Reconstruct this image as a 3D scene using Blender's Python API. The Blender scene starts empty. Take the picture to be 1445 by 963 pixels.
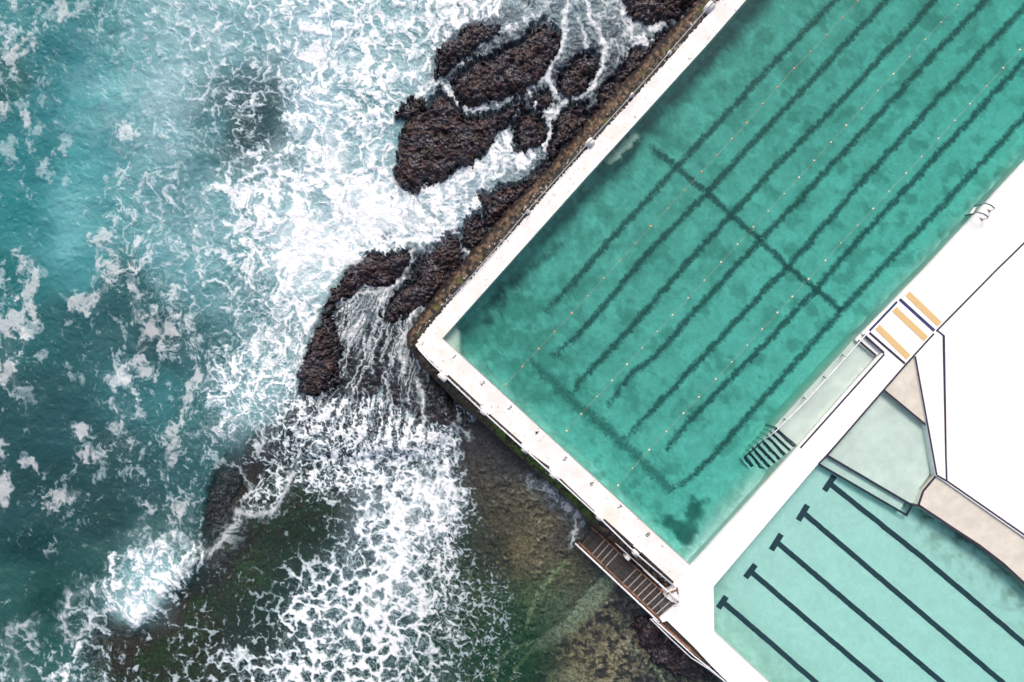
import bpy, bmesh, math, random
import numpy as np
from mathutils import Vector
from mathutils.geometry import tessellate_polygon
random.seed(7); rng = np.random.default_rng(7)
H = 40.0; S = 24.0; SEA = -2.5
C = bpy.context.scene.collection
R = math.radians

# ------------------------------------------------------------------ helpers
def P(px, py, z=0.0):
    k = (H - z) / H
    return Vector(((px - 722.5) / S * k, (481.5 - py) / S * k, z))

def lin(c):
    c = np.asarray(c, dtype=np.float64) / 255.0
    return np.where(c <= 0.04045, c / 12.92, ((c + 0.055) / 1.055) ** 2.4)

def tag(o, label=None, cat=None, group=None, kind=None):
    for k, v in (('label', label), ('category', cat), ('group', group), ('kind', kind)):
        if v: o[k] = v
    return o

def empty(name, loc, label=None, cat=None, group=None, kind=None):
    o = bpy.data.objects.new(name, None); C.objects.link(o); o.location = loc
    o.empty_display_size = 0.2
    return tag(o, label, cat, group, kind)

def mesh_obj(name, verts, faces, mat, parent=None, smooth=False):
    me = bpy.data.meshes.new(name)
    me.from_pydata([tuple(v) for v in verts], [], faces); me.update()
    if mat: me.materials.append(mat)
    if smooth:
        me.polygons.foreach_set('use_smooth', [True] * len(me.polygons))
    o = bpy.data.objects.new(name, me); C.objects.link(o)
    if parent is not None:
        o.parent = parent
        o.matrix_parent_inverse.identity()
        off = parent_loc(parent)
        me.transform(__import__('mathutils').Matrix.Translation(-off))
    return o

def parent_loc(p):
    v = Vector((0, 0, 0))
    while p is not None:
        v += p.location; p = p.parent
    return v

class MB:
    """collects solids into one mesh"""
    def __init__(s): s.v = []; s.f = []
    def add(s, vs, fs):
        n = len(s.v); s.v += [tuple(v) for v in vs]; s.f += [tuple(i + n for i in f) for f in fs]
        return s
    def prism(s, poly, z0, z1):
        """poly: world xy list; top at z1, bottom at z0"""
        n = len(poly)
        a = sum(poly[i][0] * poly[(i + 1) % n][1] - poly[(i + 1) % n][0] * poly[i][1] for i in range(n))
        if a < 0: poly = poly[::-1]
        vs = [(p[0], p[1], z1 if not hasattr(z1, '__len__') else z1[i]) for i, p in enumerate(poly)] + [(p[0], p[1], z0) for p in poly]
        tr = tessellate_polygon([[Vector((p[0], p[1], 0)) for p in poly]])
        fs = []
        for t in tr:
            a_, b_, c_ = t
            ar = (poly[b_][0]-poly[a_][0])*(poly[c_][1]-poly[a_][1])-(poly[c_][0]-poly[a_][0])*(poly[b_][1]-poly[a_][1])
            if ar < 0: a_, c_ = c_, a_
            fs.append((a_, b_, c_)); fs.append((c_ + n, b_ + n, a_ + n))
        for i in range(n):
            j = (i + 1) % n
            fs.append((i, i + n, j + n, j))
        return s.add(vs, fs)
    def beam(s, a, b, w, h, up=Vector((0, 0, 1))):
        a = Vector(a); b = Vector(b); d = (b - a)
        if d.length < 1e-6: return s
        d.normalize(); x = d.cross(up)
        if x.length < 1e-4: x = Vector((1, 0, 0))
        x.normalize(); y = x.cross(d).normalized()
        vs = []
        for p in (a, b):
            for sx, sy in ((-1, -1), (1, -1), (1, 1), (-1, 1)):
                vs.append(p + x * sx * w / 2 + y * sy * h / 2)
        return s.add(vs, [(3, 2, 1, 0), (4, 5, 6, 7), (0, 1, 5, 4), (1, 2, 6, 5), (2, 3, 7, 6), (3, 0, 4, 7)])
    def tube(s, pts, r, n=8):
        pts = [Vector(p) for p in pts]; rings = []
        for i, p in enumerate(pts):
            d = (pts[min(i + 1, len(pts) - 1)] - pts[max(i - 1, 0)]).normalized()
            x = d.cross(Vector((0, 0, 1)))
            if x.length < 1e-3: x = Vector((1, 0, 0))
            x.normalize(); y = x.cross(d).normalized()
            rings.append([p + (x * math.cos(2 * math.pi * k / n) + y * math.sin(2 * math.pi * k / n)) * r for k in range(n)])
        vs = [v for r_ in rings for v in r_]; fs = []
        for i in range(len(pts) - 1):
            for k in range(n):
                a = i * n + k; b = i * n + (k + 1) % n
                fs.append((a, b, b + n, a + n))
        fs.append(tuple(range(n))[::-1]); m = (len(pts) - 1) * n
        fs.append(tuple(range(m, m + n)))
        return s.add(vs, fs)
    def build(s, name, mat, parent=None, smooth=False):
        o = mesh_obj(name, s.v, s.f, mat, parent, smooth)
        return o

def xy(pts, z=0.0):
    return [tuple(P(a, b, z))[:2] for a, b in pts]

# ------------------------------------------------------------------ numpy noise
f32 = np.float32
def _hash(ix, iy, seed):
    h = (ix.astype(np.int64) * 374761393 + iy.astype(np.int64) * 668265263 + seed * 974634777) & 0xFFFFFFFF
    h = ((h ^ (h >> 13)) * 1274126177) & 0xFFFFFFFF
    h = ((h ^ (h >> 16)) * 2246822519) & 0xFFFFFFFF
    return (h ^ (h >> 15)) & 0xFFFFFF
def perlin(x, y, seed=0):
    x0 = np.floor(x); y0 = np.floor(y); fx = (x - x0).astype(f32); fy = (y - y0).astype(f32)
    ix = x0.astype(np.int64); iy = y0.astype(np.int64)
    u = fx * fx * fx * (fx * (fx * 6 - 15) + 10); v = fy * fy * fy * (fy * (fy * 6 - 15) + 10)
    def g(dx, dy):
        a = _hash(ix + dx, iy + dy, seed).astype(f32) * f32(2 * math.pi / 16777216)
        return np.cos(a) * (fx - dx) + np.sin(a) * (fy - dy)
    a = g(0, 0); b = g(1, 0); c = g(0, 1); d = g(1, 1)
    return ((a + u * (b - a)) * (1 - v) + (c + u * (d - c)) * v) * f32(1.5)
def fbm(x, y, o=4, seed=0, gain=.5, ridge=False):
    t = 0; a = 1.0; n = 0
    for i in range(o):
        p = perlin(x * 2 ** i + 17.3 * i, y * 2 ** i - 9.1 * i, seed + i * 13)
        if ridge: p = 1 - 2 * np.abs(p)
        t = t + a * p; n += a; a *= gain
    return t / n
def worley(x, y, seed=0):
    ix = np.floor(x).astype(np.int64); iy = np.floor(y).astype(np.int64)
    f1 = np.full(x.shape, 9, f32); f2 = np.full(x.shape, 9, f32)
    for dx in (-1, 0, 1):
        for dy in (-1, 0, 1):
            h = _hash(ix + dx, iy + dy, seed)
            px = ix + dx + (h & 4095) / 4096.0; py = iy + dy + ((h >> 12) & 4095) / 4096.0
            d = np.sqrt((px - x) ** 2 + (py - y) ** 2).astype(f32)
            f2 = np.minimum(f2, np.maximum(f1, d)); f1 = np.minimum(f1, d)
    return f1, f2
def sstep(a, b, x):
    t = np.clip((x - a) / (b - a), 0, 1); return t * t * (3 - 2 * t)
def rank(a):
    s = np.sort(a.ravel()[::37]); return np.interp(a, s, np.linspace(0, 1, len(s))).astype(f32)
def sdf(poly, X, Y):
    """signed distance (inside positive), in the units of X, Y"""
    d = np.full(X.shape, 1e9, f32); ins = np.zeros(X.shape, bool); n = len(poly)
    for i in range(n):
        ax, ay = poly[i]; bx, by = poly[(i + 1) % n]
        ex, ey = bx - ax, by - ay; L = ex * ex + ey * ey + 1e-9
        t = np.clip(((X - ax) * ex + (Y - ay) * ey) / L, 0, 1)
        d = np.minimum(d, (X - ax - t * ex) ** 2 + (Y - ay - t * ey) ** 2)
        if ay != by:
            c = ((ay > Y) != (by > Y)) & (X < ex * (Y - ay) / (by - ay) + ax)
            ins ^= c
    d = np.sqrt(d); return np.where(ins, d, -d).astype(f32)
def linedist(pts, X, Y):
    d = np.full(X.shape, 1e9, f32)
    for (ax, ay), (bx, by) in zip(pts[:-1], pts[1:]):
        ex, ey = bx - ax, by - ay; L = ex * ex + ey * ey + 1e-9
        t = np.clip(((X - ax) * ex + (Y - ay) * ey) / L, 0, 1)
        d = np.minimum(d, (X - ax - t * ex) ** 2 + (Y - ay - t * ey) ** 2)
    return np.sqrt(d)
def idw(pts, X, Y, step=8, p=3.0, soft=10.0):
    """smooth map from control points (x, y, values...), on grid X, Y (regular), coarse then upsampled"""
    xs = X[0]; ys = Y[:, 0]
    gx = np.arange(xs[0], xs[-1] + 16, step); gy = np.arange(ys[0], ys[-1] + 16, step)
    GX, GY = np.meshgrid(gx, gy); K = len(pts[0]) - 2
    acc = np.zeros(GX.shape + (K,)); W = np.zeros(GX.shape)
    for q in pts:
        w = 1.0 / ((GX - q[0]) ** 2 + (GY - q[1]) ** 2 + soft * soft) ** (p / 2 + .5)
        W += w; acc += w[..., None] * np.array(q[2:])
    acc /= W[..., None]
    return GX, GY, acc
def samplegrid(acc, x0, y0, step, X, Y):
    u = np.clip((X - x0) / step, 0, acc.shape[1] - 1.001); v = np.clip((Y - y0) / step, 0, acc.shape[0] - 1.001)
    i = u.astype(int); j = v.astype(int); fu = (u - i)[..., None]; fv = (v - j)[..., None]
    fu = fu * fu * (3 - 2 * fu) if step > 20 else fu; fv = fv * fv * (3 - 2 * fv) if step > 20 else fv
    return (acc[j, i] * (1 - fu) + acc[j, i + 1] * fu) * (1 - fv) + (acc[j + 1, i] * (1 - fu) + acc[j + 1, i + 1] * fu) * fv

# ------------------------------------------------------------------ materials
def mat(name):
    m = bpy.data.materials.new(name); m.use_nodes = True
    nt = m.node_tree; nt.nodes.clear(); out = nt.nodes.new('ShaderNodeOutputMaterial')
    return m, nt, out
def nd(nt, t, **kw):
    n = nt.nodes.new(t)
    for k, v in kw.items():
        if k.startswith('i_'): n.inputs[k[2:].replace('_', ' ')].default_value = v
        else: setattr(n, k, v)
    return n
def lk(nt, a, b): nt.links.new(a, b)
def noise(nt, scale, detail=5, rough=.6, dist=0, vec=None):
    n = nd(nt, 'ShaderNodeTexNoise'); n.inputs['Scale'].default_value = scale; n.inputs['Detail'].default_value = detail
    n.inputs['Roughness'].default_value = rough; n.inputs['Distortion'].default_value = dist
    if vec is None:
        tc = nd(nt, 'ShaderNodeNewGeometry'); vec = tc.outputs['Position']
    lk(nt, vec, n.inputs['Vector']); return n.outputs['Fac']
def ramp(nt, fac, stops):
    r = nd(nt, 'ShaderNodeValToRGB'); e = r.color_ramp.elements
    while len(e) < len(stops): e.new(.5)
    for el, (p, c) in zip(e, stops):
        el.position = p; el.color = (*[float(q) for q in c], 1) if hasattr(c, '__len__') else (c, c, c, 1)
    lk(nt, fac, r.inputs['Fac']); return r.outputs['Color']
def mix(nt, fac, a, b, mode='MIX'):
    n = nd(nt, 'ShaderNodeMix', data_type='RGBA', blend_type=mode)
    for s, v in ((n.inputs[0], fac), (n.inputs[6], a), (n.inputs[7], b)):
        if hasattr(v, 'is_linked'): lk(nt, v, s)
        elif hasattr(v, '__len__'): s.default_value = (*[float(q) for q in v], 1)[:4]
        else: s.default_value = v
    return n.outputs[2]
def bump(nt, h, strength=.3, dist=.02):
    b = nd(nt, 'ShaderNodeBump'); b.inputs['Strength'].default_value = strength; b.inputs['Distance'].default_value = dist
    lk(nt, h, b.inputs['Height']); return b.outputs['Normal']
def principled(nt, out, col, rough=.6, spec=.5, normal=None, metal=0):
    p = nd(nt, 'ShaderNodeBsdfPrincipled')
    if hasattr(col, 'is_linked'): lk(nt, col, p.inputs['Base Color'])
    else: p.inputs['Base Color'].default_value = (*[float(q) for q in col], 1)
    if hasattr(rough, 'is_linked'): lk(nt, rough, p.inputs['Roughness'])
    else: p.inputs['Roughness'].default_value = rough
    p.inputs['Specular IOR Level'].default_value = spec; p.inputs['Metallic'].default_value = metal
    if normal is not None: lk(nt, normal, p.inputs['Normal'])
    lk(nt, p.outputs[0], out.inputs['Surface']); return p
def attr(nt, name, kind='Color'):
    a = nd(nt, 'ShaderNodeAttribute'); a.attribute_name = name; return a.outputs[kind]

def simple(name, col, rough=.6, nscale=6, var=.15, spec=.4, metal=0):
    m, nt, out = mat(name); col = np.array(col)
    f = noise(nt, nscale, 6, .65)
    c = ramp(nt, f, [(.3, col * (1 - var)), (.7, np.minimum(col * (1 + var), .95))])
    principled(nt, out, c, rough, spec, bump(nt, noise(nt, nscale * 6, 4), .15, .01), metal); return m

def m_white():
    m, nt, out = mat('white_painted_concrete')
    c = ramp(nt, noise(nt, .35, 5, .6, .4), [(.42, (.78, .78, .785)), (.52, (.86, .86, .865)), (.62, (.83, .80, .765))])
    sp = ramp(nt, noise(nt, 5.0, 8, .72), [(.27, (1, 1, 1)), (.315, (0, 0, 0))])
    c = mix(nt, sp, c, (.42, .38, .33))
    rust = ramp(nt, noise(nt, .8, 6, .7, .8), [(.68, (0, 0, 0)), (.78, (.5, .5, .5))])
    c = mix(nt, rust, c, (.72, .55, .40))
    principled(nt, out, c, .65, .3, bump(nt, noise(nt, 18, 6, .7), .25, .01)); return m
def m_coping():
    m, nt, out = mat('weathered_white_concrete')
    c = ramp(nt, noise(nt, .6, 6, .65, .5), [(.40, (.70, .675, .64)), (.52, (.78, .77, .755)), (.62, (.74, .68, .61))])
    sp = ramp(nt, noise(nt, 3.0, 10, .82), [(.385, (1, 1, 1)), (.405, (0, 0, 0))])
    c = mix(nt, sp, c, (.16, .13, .11))
    principled(nt, out, c, .75, .25, bump(nt, noise(nt, 14, 7, .7), .35, .015)); return m
def m_footing(green):
    m, nt, out = mat('algae_stained_concrete' if green else 'barnacled_concrete')
    c = attr(nt, 'grime'); sp = ramp(nt, noise(nt, 6, 10, .85), [(.42, .45), (.5, 1.0), (.6, 1.0)])
    c = mix(nt, 1.0, c, sp, 'MULTIPLY')
    principled(nt, out, c, .7, .4, bump(nt, noise(nt, 9, 9, .75), .5, .04)); return m
def m_footing_old(green):
    m, nt, out = mat('algae_stained_concrete' if green else 'barnacled_concrete')
    n1 = noise(nt, 2.6, 12, .85, .3); n2 = noise(nt, 1.1, 7, .75, .6)
    c = ramp(nt, n1, [(.40, (.008, .006, .006)), (.46, (.03, .022, .018)), (.52, (.10, .068, .045)), (.58, (.22, .155, .10)), (.66, (.48, .42, .36))])
    c = mix(nt, ramp(nt, n2, [(.46, (1, 1, 1)), (.54, (0, 0, 0))]), c, ramp(nt, noise(nt, 5, 8, .8), [(.42, (.004, .004, .005)), (.62, (.09, .08, .07))]))
    if green:
        g = attr(nt, 'green', 'Fac')
        mu = nd(nt, 'ShaderNodeMath', operation='MULTIPLY'); lk(nt, g, mu.inputs[0])
        lk(nt, ramp(nt, noise(nt, 2.5, 6, .7), [(.40, (0, 0, 0)), (.55, (1, 1, 1))]), mu.inputs[1])
        gc = ramp(nt, noise(nt, 7, 6, .7), [(.3, (.03, .05, .008)), (.6, (.10, .17, .015)), (.75, (.22, .30, .03))])
        c = mix(nt, mu.outputs[0], c, gc)
    else:
        g = ramp(nt, noise(nt, .45, 5, .6), [(.60, (0, 0, 0)), (.68, (.8, .8, .8))])
        c = mix(nt, g, c, (.09, .11, .015))
    principled(nt, out, c, .7, .4, bump(nt, noise(nt, 9, 9, .75), .8, .05)); return m
def m_rock():
    m, nt, out = mat('dark_seaweed_rock')
    n1 = noise(nt, 4.2, 12, .86, .2); n2 = noise(nt, .55, 5, .6, .4); n3 = noise(nt, 6, 7, .8)
    c = ramp(nt, n1, [(.42, (.004, .003, .004)), (.47, (.016, .009, .012)), (.52, (.045, .020, .022)), (.58, (.095, .044, .046)), (.64, (.24, .14, .13))])
    c2 = ramp(nt, n1, [(.42, (.004, .003, .003)), (.48, (.020, .013, .013)), (.54, (.062, .030, .025)), (.62, (.20, .115, .09))])
    c = mix(nt, ramp(nt, n2, [(.42, (0, 0, 0)), (.6, (1, 1, 1))]), c, c2)
    pk = ramp(nt, n3, [(.585, (0, 0, 0)), (.62, (1, 1, 1))]); c = mix(nt, pk, c, (.20, .135, .13))
    c = mix(nt, 1.0, c, ramp(nt, noise(nt, 1.3, 6, .7, .5), [(.42, (.30, .28, .34)), (.56, (1.0, .88, .90))]), 'MULTIPLY')
    gr = ramp(nt, noise(nt, .7, 8, .75), [(.54, (0, 0, 0)), (.62, (.55, .55, .55))]); c = mix(nt, gr, c, (.020, .024, .012))
    wet = attr(nt, 'wet', 'Fac'); c = mix(nt, wet, c, (.040, .034, .044))
    r = ramp(nt, wet, [(0, .6), (1, .34)])
    principled(nt, out, c, r, .5, bump(nt, noise(nt, 12, 8, .75), .3, .03)); return m
def m_bed():
    m, nt, out = mat('reef_and_seabed')
    c = attr(nt, 'bed'); n1 = noise(nt, 6.5, 9, .8)
    sp = ramp(nt, n1, [(.40, .22), (.5, .9), (.60, 1.0)])
    c = mix(nt, 1.0, c, sp, 'MULTIPLY')
    principled(nt, out, c, .8, .2, bump(nt, noise(nt, 9, 8, .75), .7, .04)); return m
def m_sea():
    m, nt, out = mat('sea_water_with_foam')
    body = nd(nt, 'ShaderNodeBsdfDiffuse'); lk(nt, attr(nt, 'body'), body.inputs['Color'])
    tr = nd(nt, 'ShaderNodeBsdfTransparent'); tr.inputs['Color'].default_value = (.90, .945, .92, 1)
    m1 = nd(nt, 'ShaderNodeMixShader'); lk(nt, attr(nt, 'clear', 'Fac'), m1.inputs[0]); lk(nt, body.outputs[0], m1.inputs[1]); lk(nt, tr.outputs[0], m1.inputs[2])
    gl = nd(nt, 'ShaderNodeBsdfGlossy'); gl.inputs['Roughness'].default_value = .28; gl.inputs['Color'].default_value = (.82, .93, 1, 1)
    nb = bump(nt, noise(nt, 3.5, 7, .65, .6),   .28, .05); lk(nt, nb, gl.inputs['Normal']); lk(nt, nb, body.inputs['Normal'])
    fr = nd(nt, 'ShaderNodeFresnel'); fr.inputs['IOR'].default_value = 1.33; lk(nt, nb, fr.inputs['Normal'])
    m2 = nd(nt, 'ShaderNodeMixShader'); lk(nt, fr.outputs[0], m2.inputs[0]); lk(nt, m1.outputs[0], m2.inputs[1]); lk(nt, gl.outputs[0], m2.inputs[2])
    fo = nd(nt, 'ShaderNodeBsdfDiffuse'); lk(nt, attr(nt, 'foamcol'), fo.inputs['Color'])
    lk(nt, bump(nt, noise(nt, 9, 6, .7), .2, .03), fo.inputs['Normal'])
    m3 = nd(nt, 'ShaderNodeMixShader'); lk(nt, attr(nt, 'foam', 'Fac'), m3.inputs[0]); lk(nt, m2.outputs[0], m3.inputs[1]); lk(nt, fo.outputs[0], m3.inputs[2])
    lk(nt, m3.outputs[0], out.inputs['Surface']); return m
def m_pool(name, dens, col, scale=2.2):
    m, nt, out = mat(name)
    tr = nd(nt, 'ShaderNodeBsdfTransparent')
    gl = nd(nt, 'ShaderNodeBsdfGlossy'); gl.inputs['Roughness'].default_value = .06
    nb = bump(nt, noise(nt, scale, 6, .6, .8), .35, .05); lk(nt, nb, gl.inputs['Normal'])
    fr = nd(nt, 'ShaderNodeFresnel'); fr.inputs['IOR'].default_value = 1.33; lk(nt, nb, fr.inputs['Normal'])
    m2 = nd(nt, 'ShaderNodeMixShader'); lk(nt, fr.outputs[0], m2.inputs[0]); lk(nt, tr.outputs[0], m2.inputs[1]); lk(nt, gl.outputs[0], m2.inputs[2])
    lk(nt, m2.outputs[0], out.inputs['Surface'])
    va = nd(nt, 'ShaderNodeVolumeAbsorption'); va.inputs['Color'].default_value = (*col, 1); va.inputs['Density'].default_value = dens
    lk(nt, va.outputs[0], out.inputs['Volume']); return m
def m_floor(name, lo=.80, lo2=.86):
    m, nt, out = mat(name)
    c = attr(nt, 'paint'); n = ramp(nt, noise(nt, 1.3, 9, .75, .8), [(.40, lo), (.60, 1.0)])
    n2 = ramp(nt, noise(nt, 5, 6, .75, 1.2), [(.42, lo2), (.58, 1.0)])  # fine mottling puts the water's ripple light into the floor colour
    c = mix(nt, 1.0, c, n, 'MULTIPLY'); c = mix(nt, 1.0, c, n2, 'MULTIPLY')
    principled(nt, out, c, .8, .2); return m
def m_linepaint(name, col, hard):
    # ragged soft edges put refraction by rippled water into the line paint
    m, nt, out = mat(name)
    e = attr(nt, 'edge', 'Fac'); n_ = noise(nt, 3.6, 7, .72, .9)
    ad = nd(nt, 'ShaderNodeMath', operation='MULTIPLY_ADD'); lk(nt, n_, ad.inputs[0]); ad.inputs[1].default_value = 3.0; ad.inputs[2].default_value = -1.5
    su = nd(nt, 'ShaderNodeMath', operation='ADD'); lk(nt, e, su.inputs[0]); lk(nt, ad.outputs[0], su.inputs[1])
    al = nd(nt, 'ShaderNodeMapRange'); al.inputs['From Min'].default_value = .12; al.inputs['From Max'].default_value = .80; al.inputs['To Max'].default_value = hard; lk(nt, su.outputs[0], al.inputs['Value'])
    p = nd(nt, 'ShaderNodeBsdfDiffuse'); p.inputs['Color'].default_value = (*col, 1); t = nd(nt, 'ShaderNodeBsdfTransparent')
    mx = nd(nt, 'ShaderNodeMixShader'); lk(nt, al.outputs[0], mx.inputs[0]); lk(nt, t.outputs[0], mx.inputs[1]); lk(nt, p.outputs[0], mx.inputs[2])
    lk(nt, mx.outputs[0], out.inputs['Surface']); return m

M = {}
M['white'] = m_white(); M['coping'] = m_coping(); M['foot'] = m_footing(False); M['footg'] = m_footing(True)
M['rock'] = m_rock(); M['bed'] = m_bed(); M['sea'] = m_sea()
M['poolw'] = m_pool('deep_pool_water', .84, (.37, .85, .805)); M['kidw'] = m_pool('shallow_pool_water', .40, (.22, .865, .815), 3)
M['floor'] = m_floor('stained_ripple_toned_pool_floor'); M['kidfloor'] = m_floor('pale_pool_floor', .90, .95)
M['line'] = m_linepaint('dark_pool_line_paint', (.13, .16, .17), .68)
M['fline'] = m_linepaint('faded_pool_line_paint', (.20, .25, .25), .50)
M['kline'] = simple('navy_lane_paint', (.035, .05, .075), .7, 4, .25)
M['dline'] = simple('dark_edge_paint', (.030, .022, .045), .7, 3, .4)
M['bline'] = simple('blue_edge_paint', (.03, .04, .13), .7, 2, .4)
M['yellow'] = simple('tan_grip_strip', (.64, .44, .21), .9, 12, .10)
M['ledge'] = simple('pale_green_concrete', (.76, .765, .72), .8, .9, .12)
M['wall'] = simple('pool_wall_paint', (.84, .87, .85), .7, 1.2, .15)
M['beige'] = simple('beige_wet_concrete', (.60, .555, .48), .8, 1.2, .14)
M['steel'] = simple('white_steel_pipe', (.72, .72, .75), .35, 8, .1, .5)
M['grey'] = simple('grey_cable', (.35, .34, .34), .4, 10, .3, .5)
M['rust'] = simple('rusty_orange_steel', (.24, .125, .075), .8, 3, .75)
M['grate'] = simple('worn_grey_grating', (.085, .070, .070), .6, 5, .45)
M['nose'] = simple('pale_tread_nosing', (.36, .33, .31), .6, 6, .35)
M['dark'] = simple('dark_wet_concrete', (.03, .026, .022), .6, 4, .5)
M['rope'] = simple('orange_rope', (.40, .30, .20), .6, 10, .2)
M['float'] = simple('orange_float', (.85, .30, .14), .5, 10, .1)
M['floatp'] = simple('pale_float', (.85, .62, .48), .5, 10, .1)
M['green_steel'] = simple('dark_green_steel', (.02, .07, .065), .35, 10, .2, .5)
M['ink'] = simple('black_stencil_paint', (.025, .025, .03), .8, 30, .3)
M['foamy'] = simple('sea_foam', (.8, .82, .84), .9, 8, .05)

# ------------------------------------------------------------------ pool complex outlines (photo pixels on the deck plane)
L_IN = [(624, 478), (828, 250), (1000, 61), (1053, 0), (1170, -130), (1300, -275)]
L_OUT = [(587, 489), (590, 480), (610, 455), (655, 402), (666, 392), (700, 353), (750, 298), (789, 252), (835, 203), (893, 140), (945, 82), (992, 29), (1012, 4), (1130, -125), (1262, -275)]
L_FOOT = [(574, 489), (573, 473), (578, 462), (612, 416), (666, 352), (726, 282), (766, 242), (830, 168), (916, 72), (960, 24), (984, 0), (1100, -125), (1235, -275)]
E_IN = [(624, 478), (975, 800)]
E_OUT = [(587, 489), (626, 527), (686, 583), (740, 633), (775, 663), (846, 729), (900, 776), (950, 824)]
E_FOOT = [(574, 489), (599, 523), (626, 550), (653, 577), (682, 599), (723, 638), (750, 661), (793, 697), (834, 741), (850, 757), (895, 800), (938, 838)]
POOL = [(624, 478), (975, 800), (1128, 631), (1245, 498), (1217, 471), (1268, 419), (1306, 380), (1445, 230), (1900, -275), (1300, -275), (1170, -130), (1053, 0), (1000, 61), (828, 250)]
KID = [(1007, 828), (1155, 654), (1278, 516), (1290, 503), (1320.5, 672), (1335, 681), (1445, 758), (1560, 840), (1850, 1300), (1420, 1300), (1085, 963), (1008, 892)]

def resample(pts, step):
    out = []
    for (ax, ay), (bx, by) in zip(pts[:-1], pts[1:]):
        n = max(1, int(math.hypot(bx - ax, by - ay) / step))
        for i in range(n): out.append((ax + (bx - ax) * i / n, ay + (by - ay) * i / n))
    out.append(pts[-1]); return out
def n1(x, seed):  # 1-D noise on scalar
    a = np.array([[x]]); return float(fbm(a, a * 0 + seed * 3.7, 4, seed, .65)[0, 0])
def jitter(pts, step, amp, seed, freq=.09, bite=0):
    pts = resample(pts, step); out = []
    for i, (x, y) in enumerate(pts):
        if i in (0, len(pts) - 1): out.append((x, y)); continue
        ax, ay = pts[i - 1]; bx, by = pts[i + 1]; L = math.hypot(bx - ax, by - ay)
        nx, ny = (by - ay) / L, -(bx - ax) / L
        d = n1(i * step * freq, seed) * amp
        d2 = n1(i * step * .02, seed + 5)
        d -= bite * max(0, d2) * 3
        out.append((x + nx * d, y + ny * d))
    return out

# --- deck (white terrace) ---------------------------------------------------
deckA = [(975, 800), (1128, 631), (1245, 498), (1217, 471), (1268, 419), (1306, 380), (1445, 230), (1900, -275), (2600, -275), (2600, 1300), (1850, 1300), (1560, 840), (1445, 758), (1335, 681), (1320.5, 672), (1290, 503), (1278, 516), (1155, 654), (1007, 828)]
deckB = [(975, 800), (1007, 828), (1008, 892), (1085, 963), (1420, 1300), (1350, 1300), (1027, 963), (1002, 938), (980, 914), (941, 876), (954, 860), (950, 824)]
b = MB(); b.prism(xy(deckA), -4.5, 0); b.prism(xy(deckB), -4.5, 0)
deck = b.build('pool_deck', M['white']); tag(deck, 'white painted concrete deck around the pools', None, None, 'structure')

def strip(pts, w, z, name, m, parent, closed=False, step=None, wob=0, seed=1, wz=None, fade=False):
    """flat painted band of width w px along pts (photo px), at height z or per-point heights"""
    if step: pts = resample(pts, step)
    n = len(pts); L = []; Rr = []
    for i, (x, y) in enumerate(pts):
        ax, ay = pts[max(i - 1, 0)]; bx, by = pts[min(i + 1, n - 1)]; l = math.hypot(bx - ax, by - ay) or 1
        nx, ny = (by - ay) / l, -(bx - ax) / l
        if 0 < i < n - 1:   # mitre
            x1, y1 = pts[i][0] - pts[i - 1][0], pts[i][1] - pts[i - 1][1]; l1 = math.hypot(x1, y1) or 1
            k = 1 / max(.5, abs(nx * y1 / l1 - ny * x1 / l1))
        else: k = 1
        c = 0; ww = w
        if wob:
            c = n1(i * .16, seed) * wob * 1.3 + n1(i * .5, seed + 3) * wob * .8
            a1 = n1(i * .62, seed + 9) * wob * 1.3; a2 = n1(i * .62, seed + 14) * wob * 1.3
        else: a1 = a2 = 0
        L.append((x + nx * (c + ww / 2 * k + a1), y + ny * (c + ww / 2 * k + a1)))
        Rr.append((x + nx * (c - ww / 2 * k - a2), y + ny * (c - ww / 2 * k - a2)))
    vs = []
    for i in range(n):
        zz = z if not hasattr(z, '__len__') else z[i]
        vs.append(P(L[i][0], L[i][1], zz)); vs.append(P(Rr[i][0], Rr[i][1], zz))
    fs = [(2 * i, 2 * i + 1, 2 * i + 3, 2 * i + 2) for i in range(n - 1)]
    o = mesh_obj(name, vs, fs, m, parent)
    # make sure it faces up
    if o.data.polygons[0].normal.z < 0: o.data.flip_normals()
    return o

# painted dark edge lines and tan grip strips on the deck
strip([(1445 + 300, 342 - 290), (1407.5, 380), (1321, 468)], 2.5, .004, 'edge_line', M['dline'], deck)
strip([(1323, 467), (1331.7, 474), (1335, 650), (1336, 678)], 2.5, .008, 'edge_line', M['dline'], deck)
strip([(1318, 471), (1278, 515), (1247.6, 550), (1168, 642), (1155, 655)], 2.5, .004, 'edge_line', M['dline'], deck)
strip([(1269.5, 422.5), (1318.5, 467)], 4.5, .008, 'edge_line', M['bline'], deck)
strip([(1227, 470), (1277, 513.5)], 3.4, .008, 'edge_line', M['dline'], deck)
strip([(1266, 426), (1227, 467)], 3.2, .008, 'edge_line', M['bline'], deck)
strip([(1219, 472.5), (1247.5, 498.5)], 3.4, .008, 'edge_line', M['dline'], deck)
strip([(1248, 500), (1129.5, 632.5)], 2.5, .012, 'edge_line', M['dline'], deck)
strip([(1291.5, 503), (1322, 671)], 2.5, .012, 'edge_line', M['dline'], deck)
strip([(1322, 671), (1337, 679.5), (1447, 756), (1562, 838)], 2.5, .012, 'edge_line', M['dline'], deck)
for (a, c) in (((1280.5, 414.5), (1326, 458)), ((1262, 436.5), (1306.5, 478.5)), ((1238, 461.5), (1282, 504.5))):
    strip([a, c], 9.0, .014, 'grip_strip', M['yellow'], deck)
    
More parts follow.
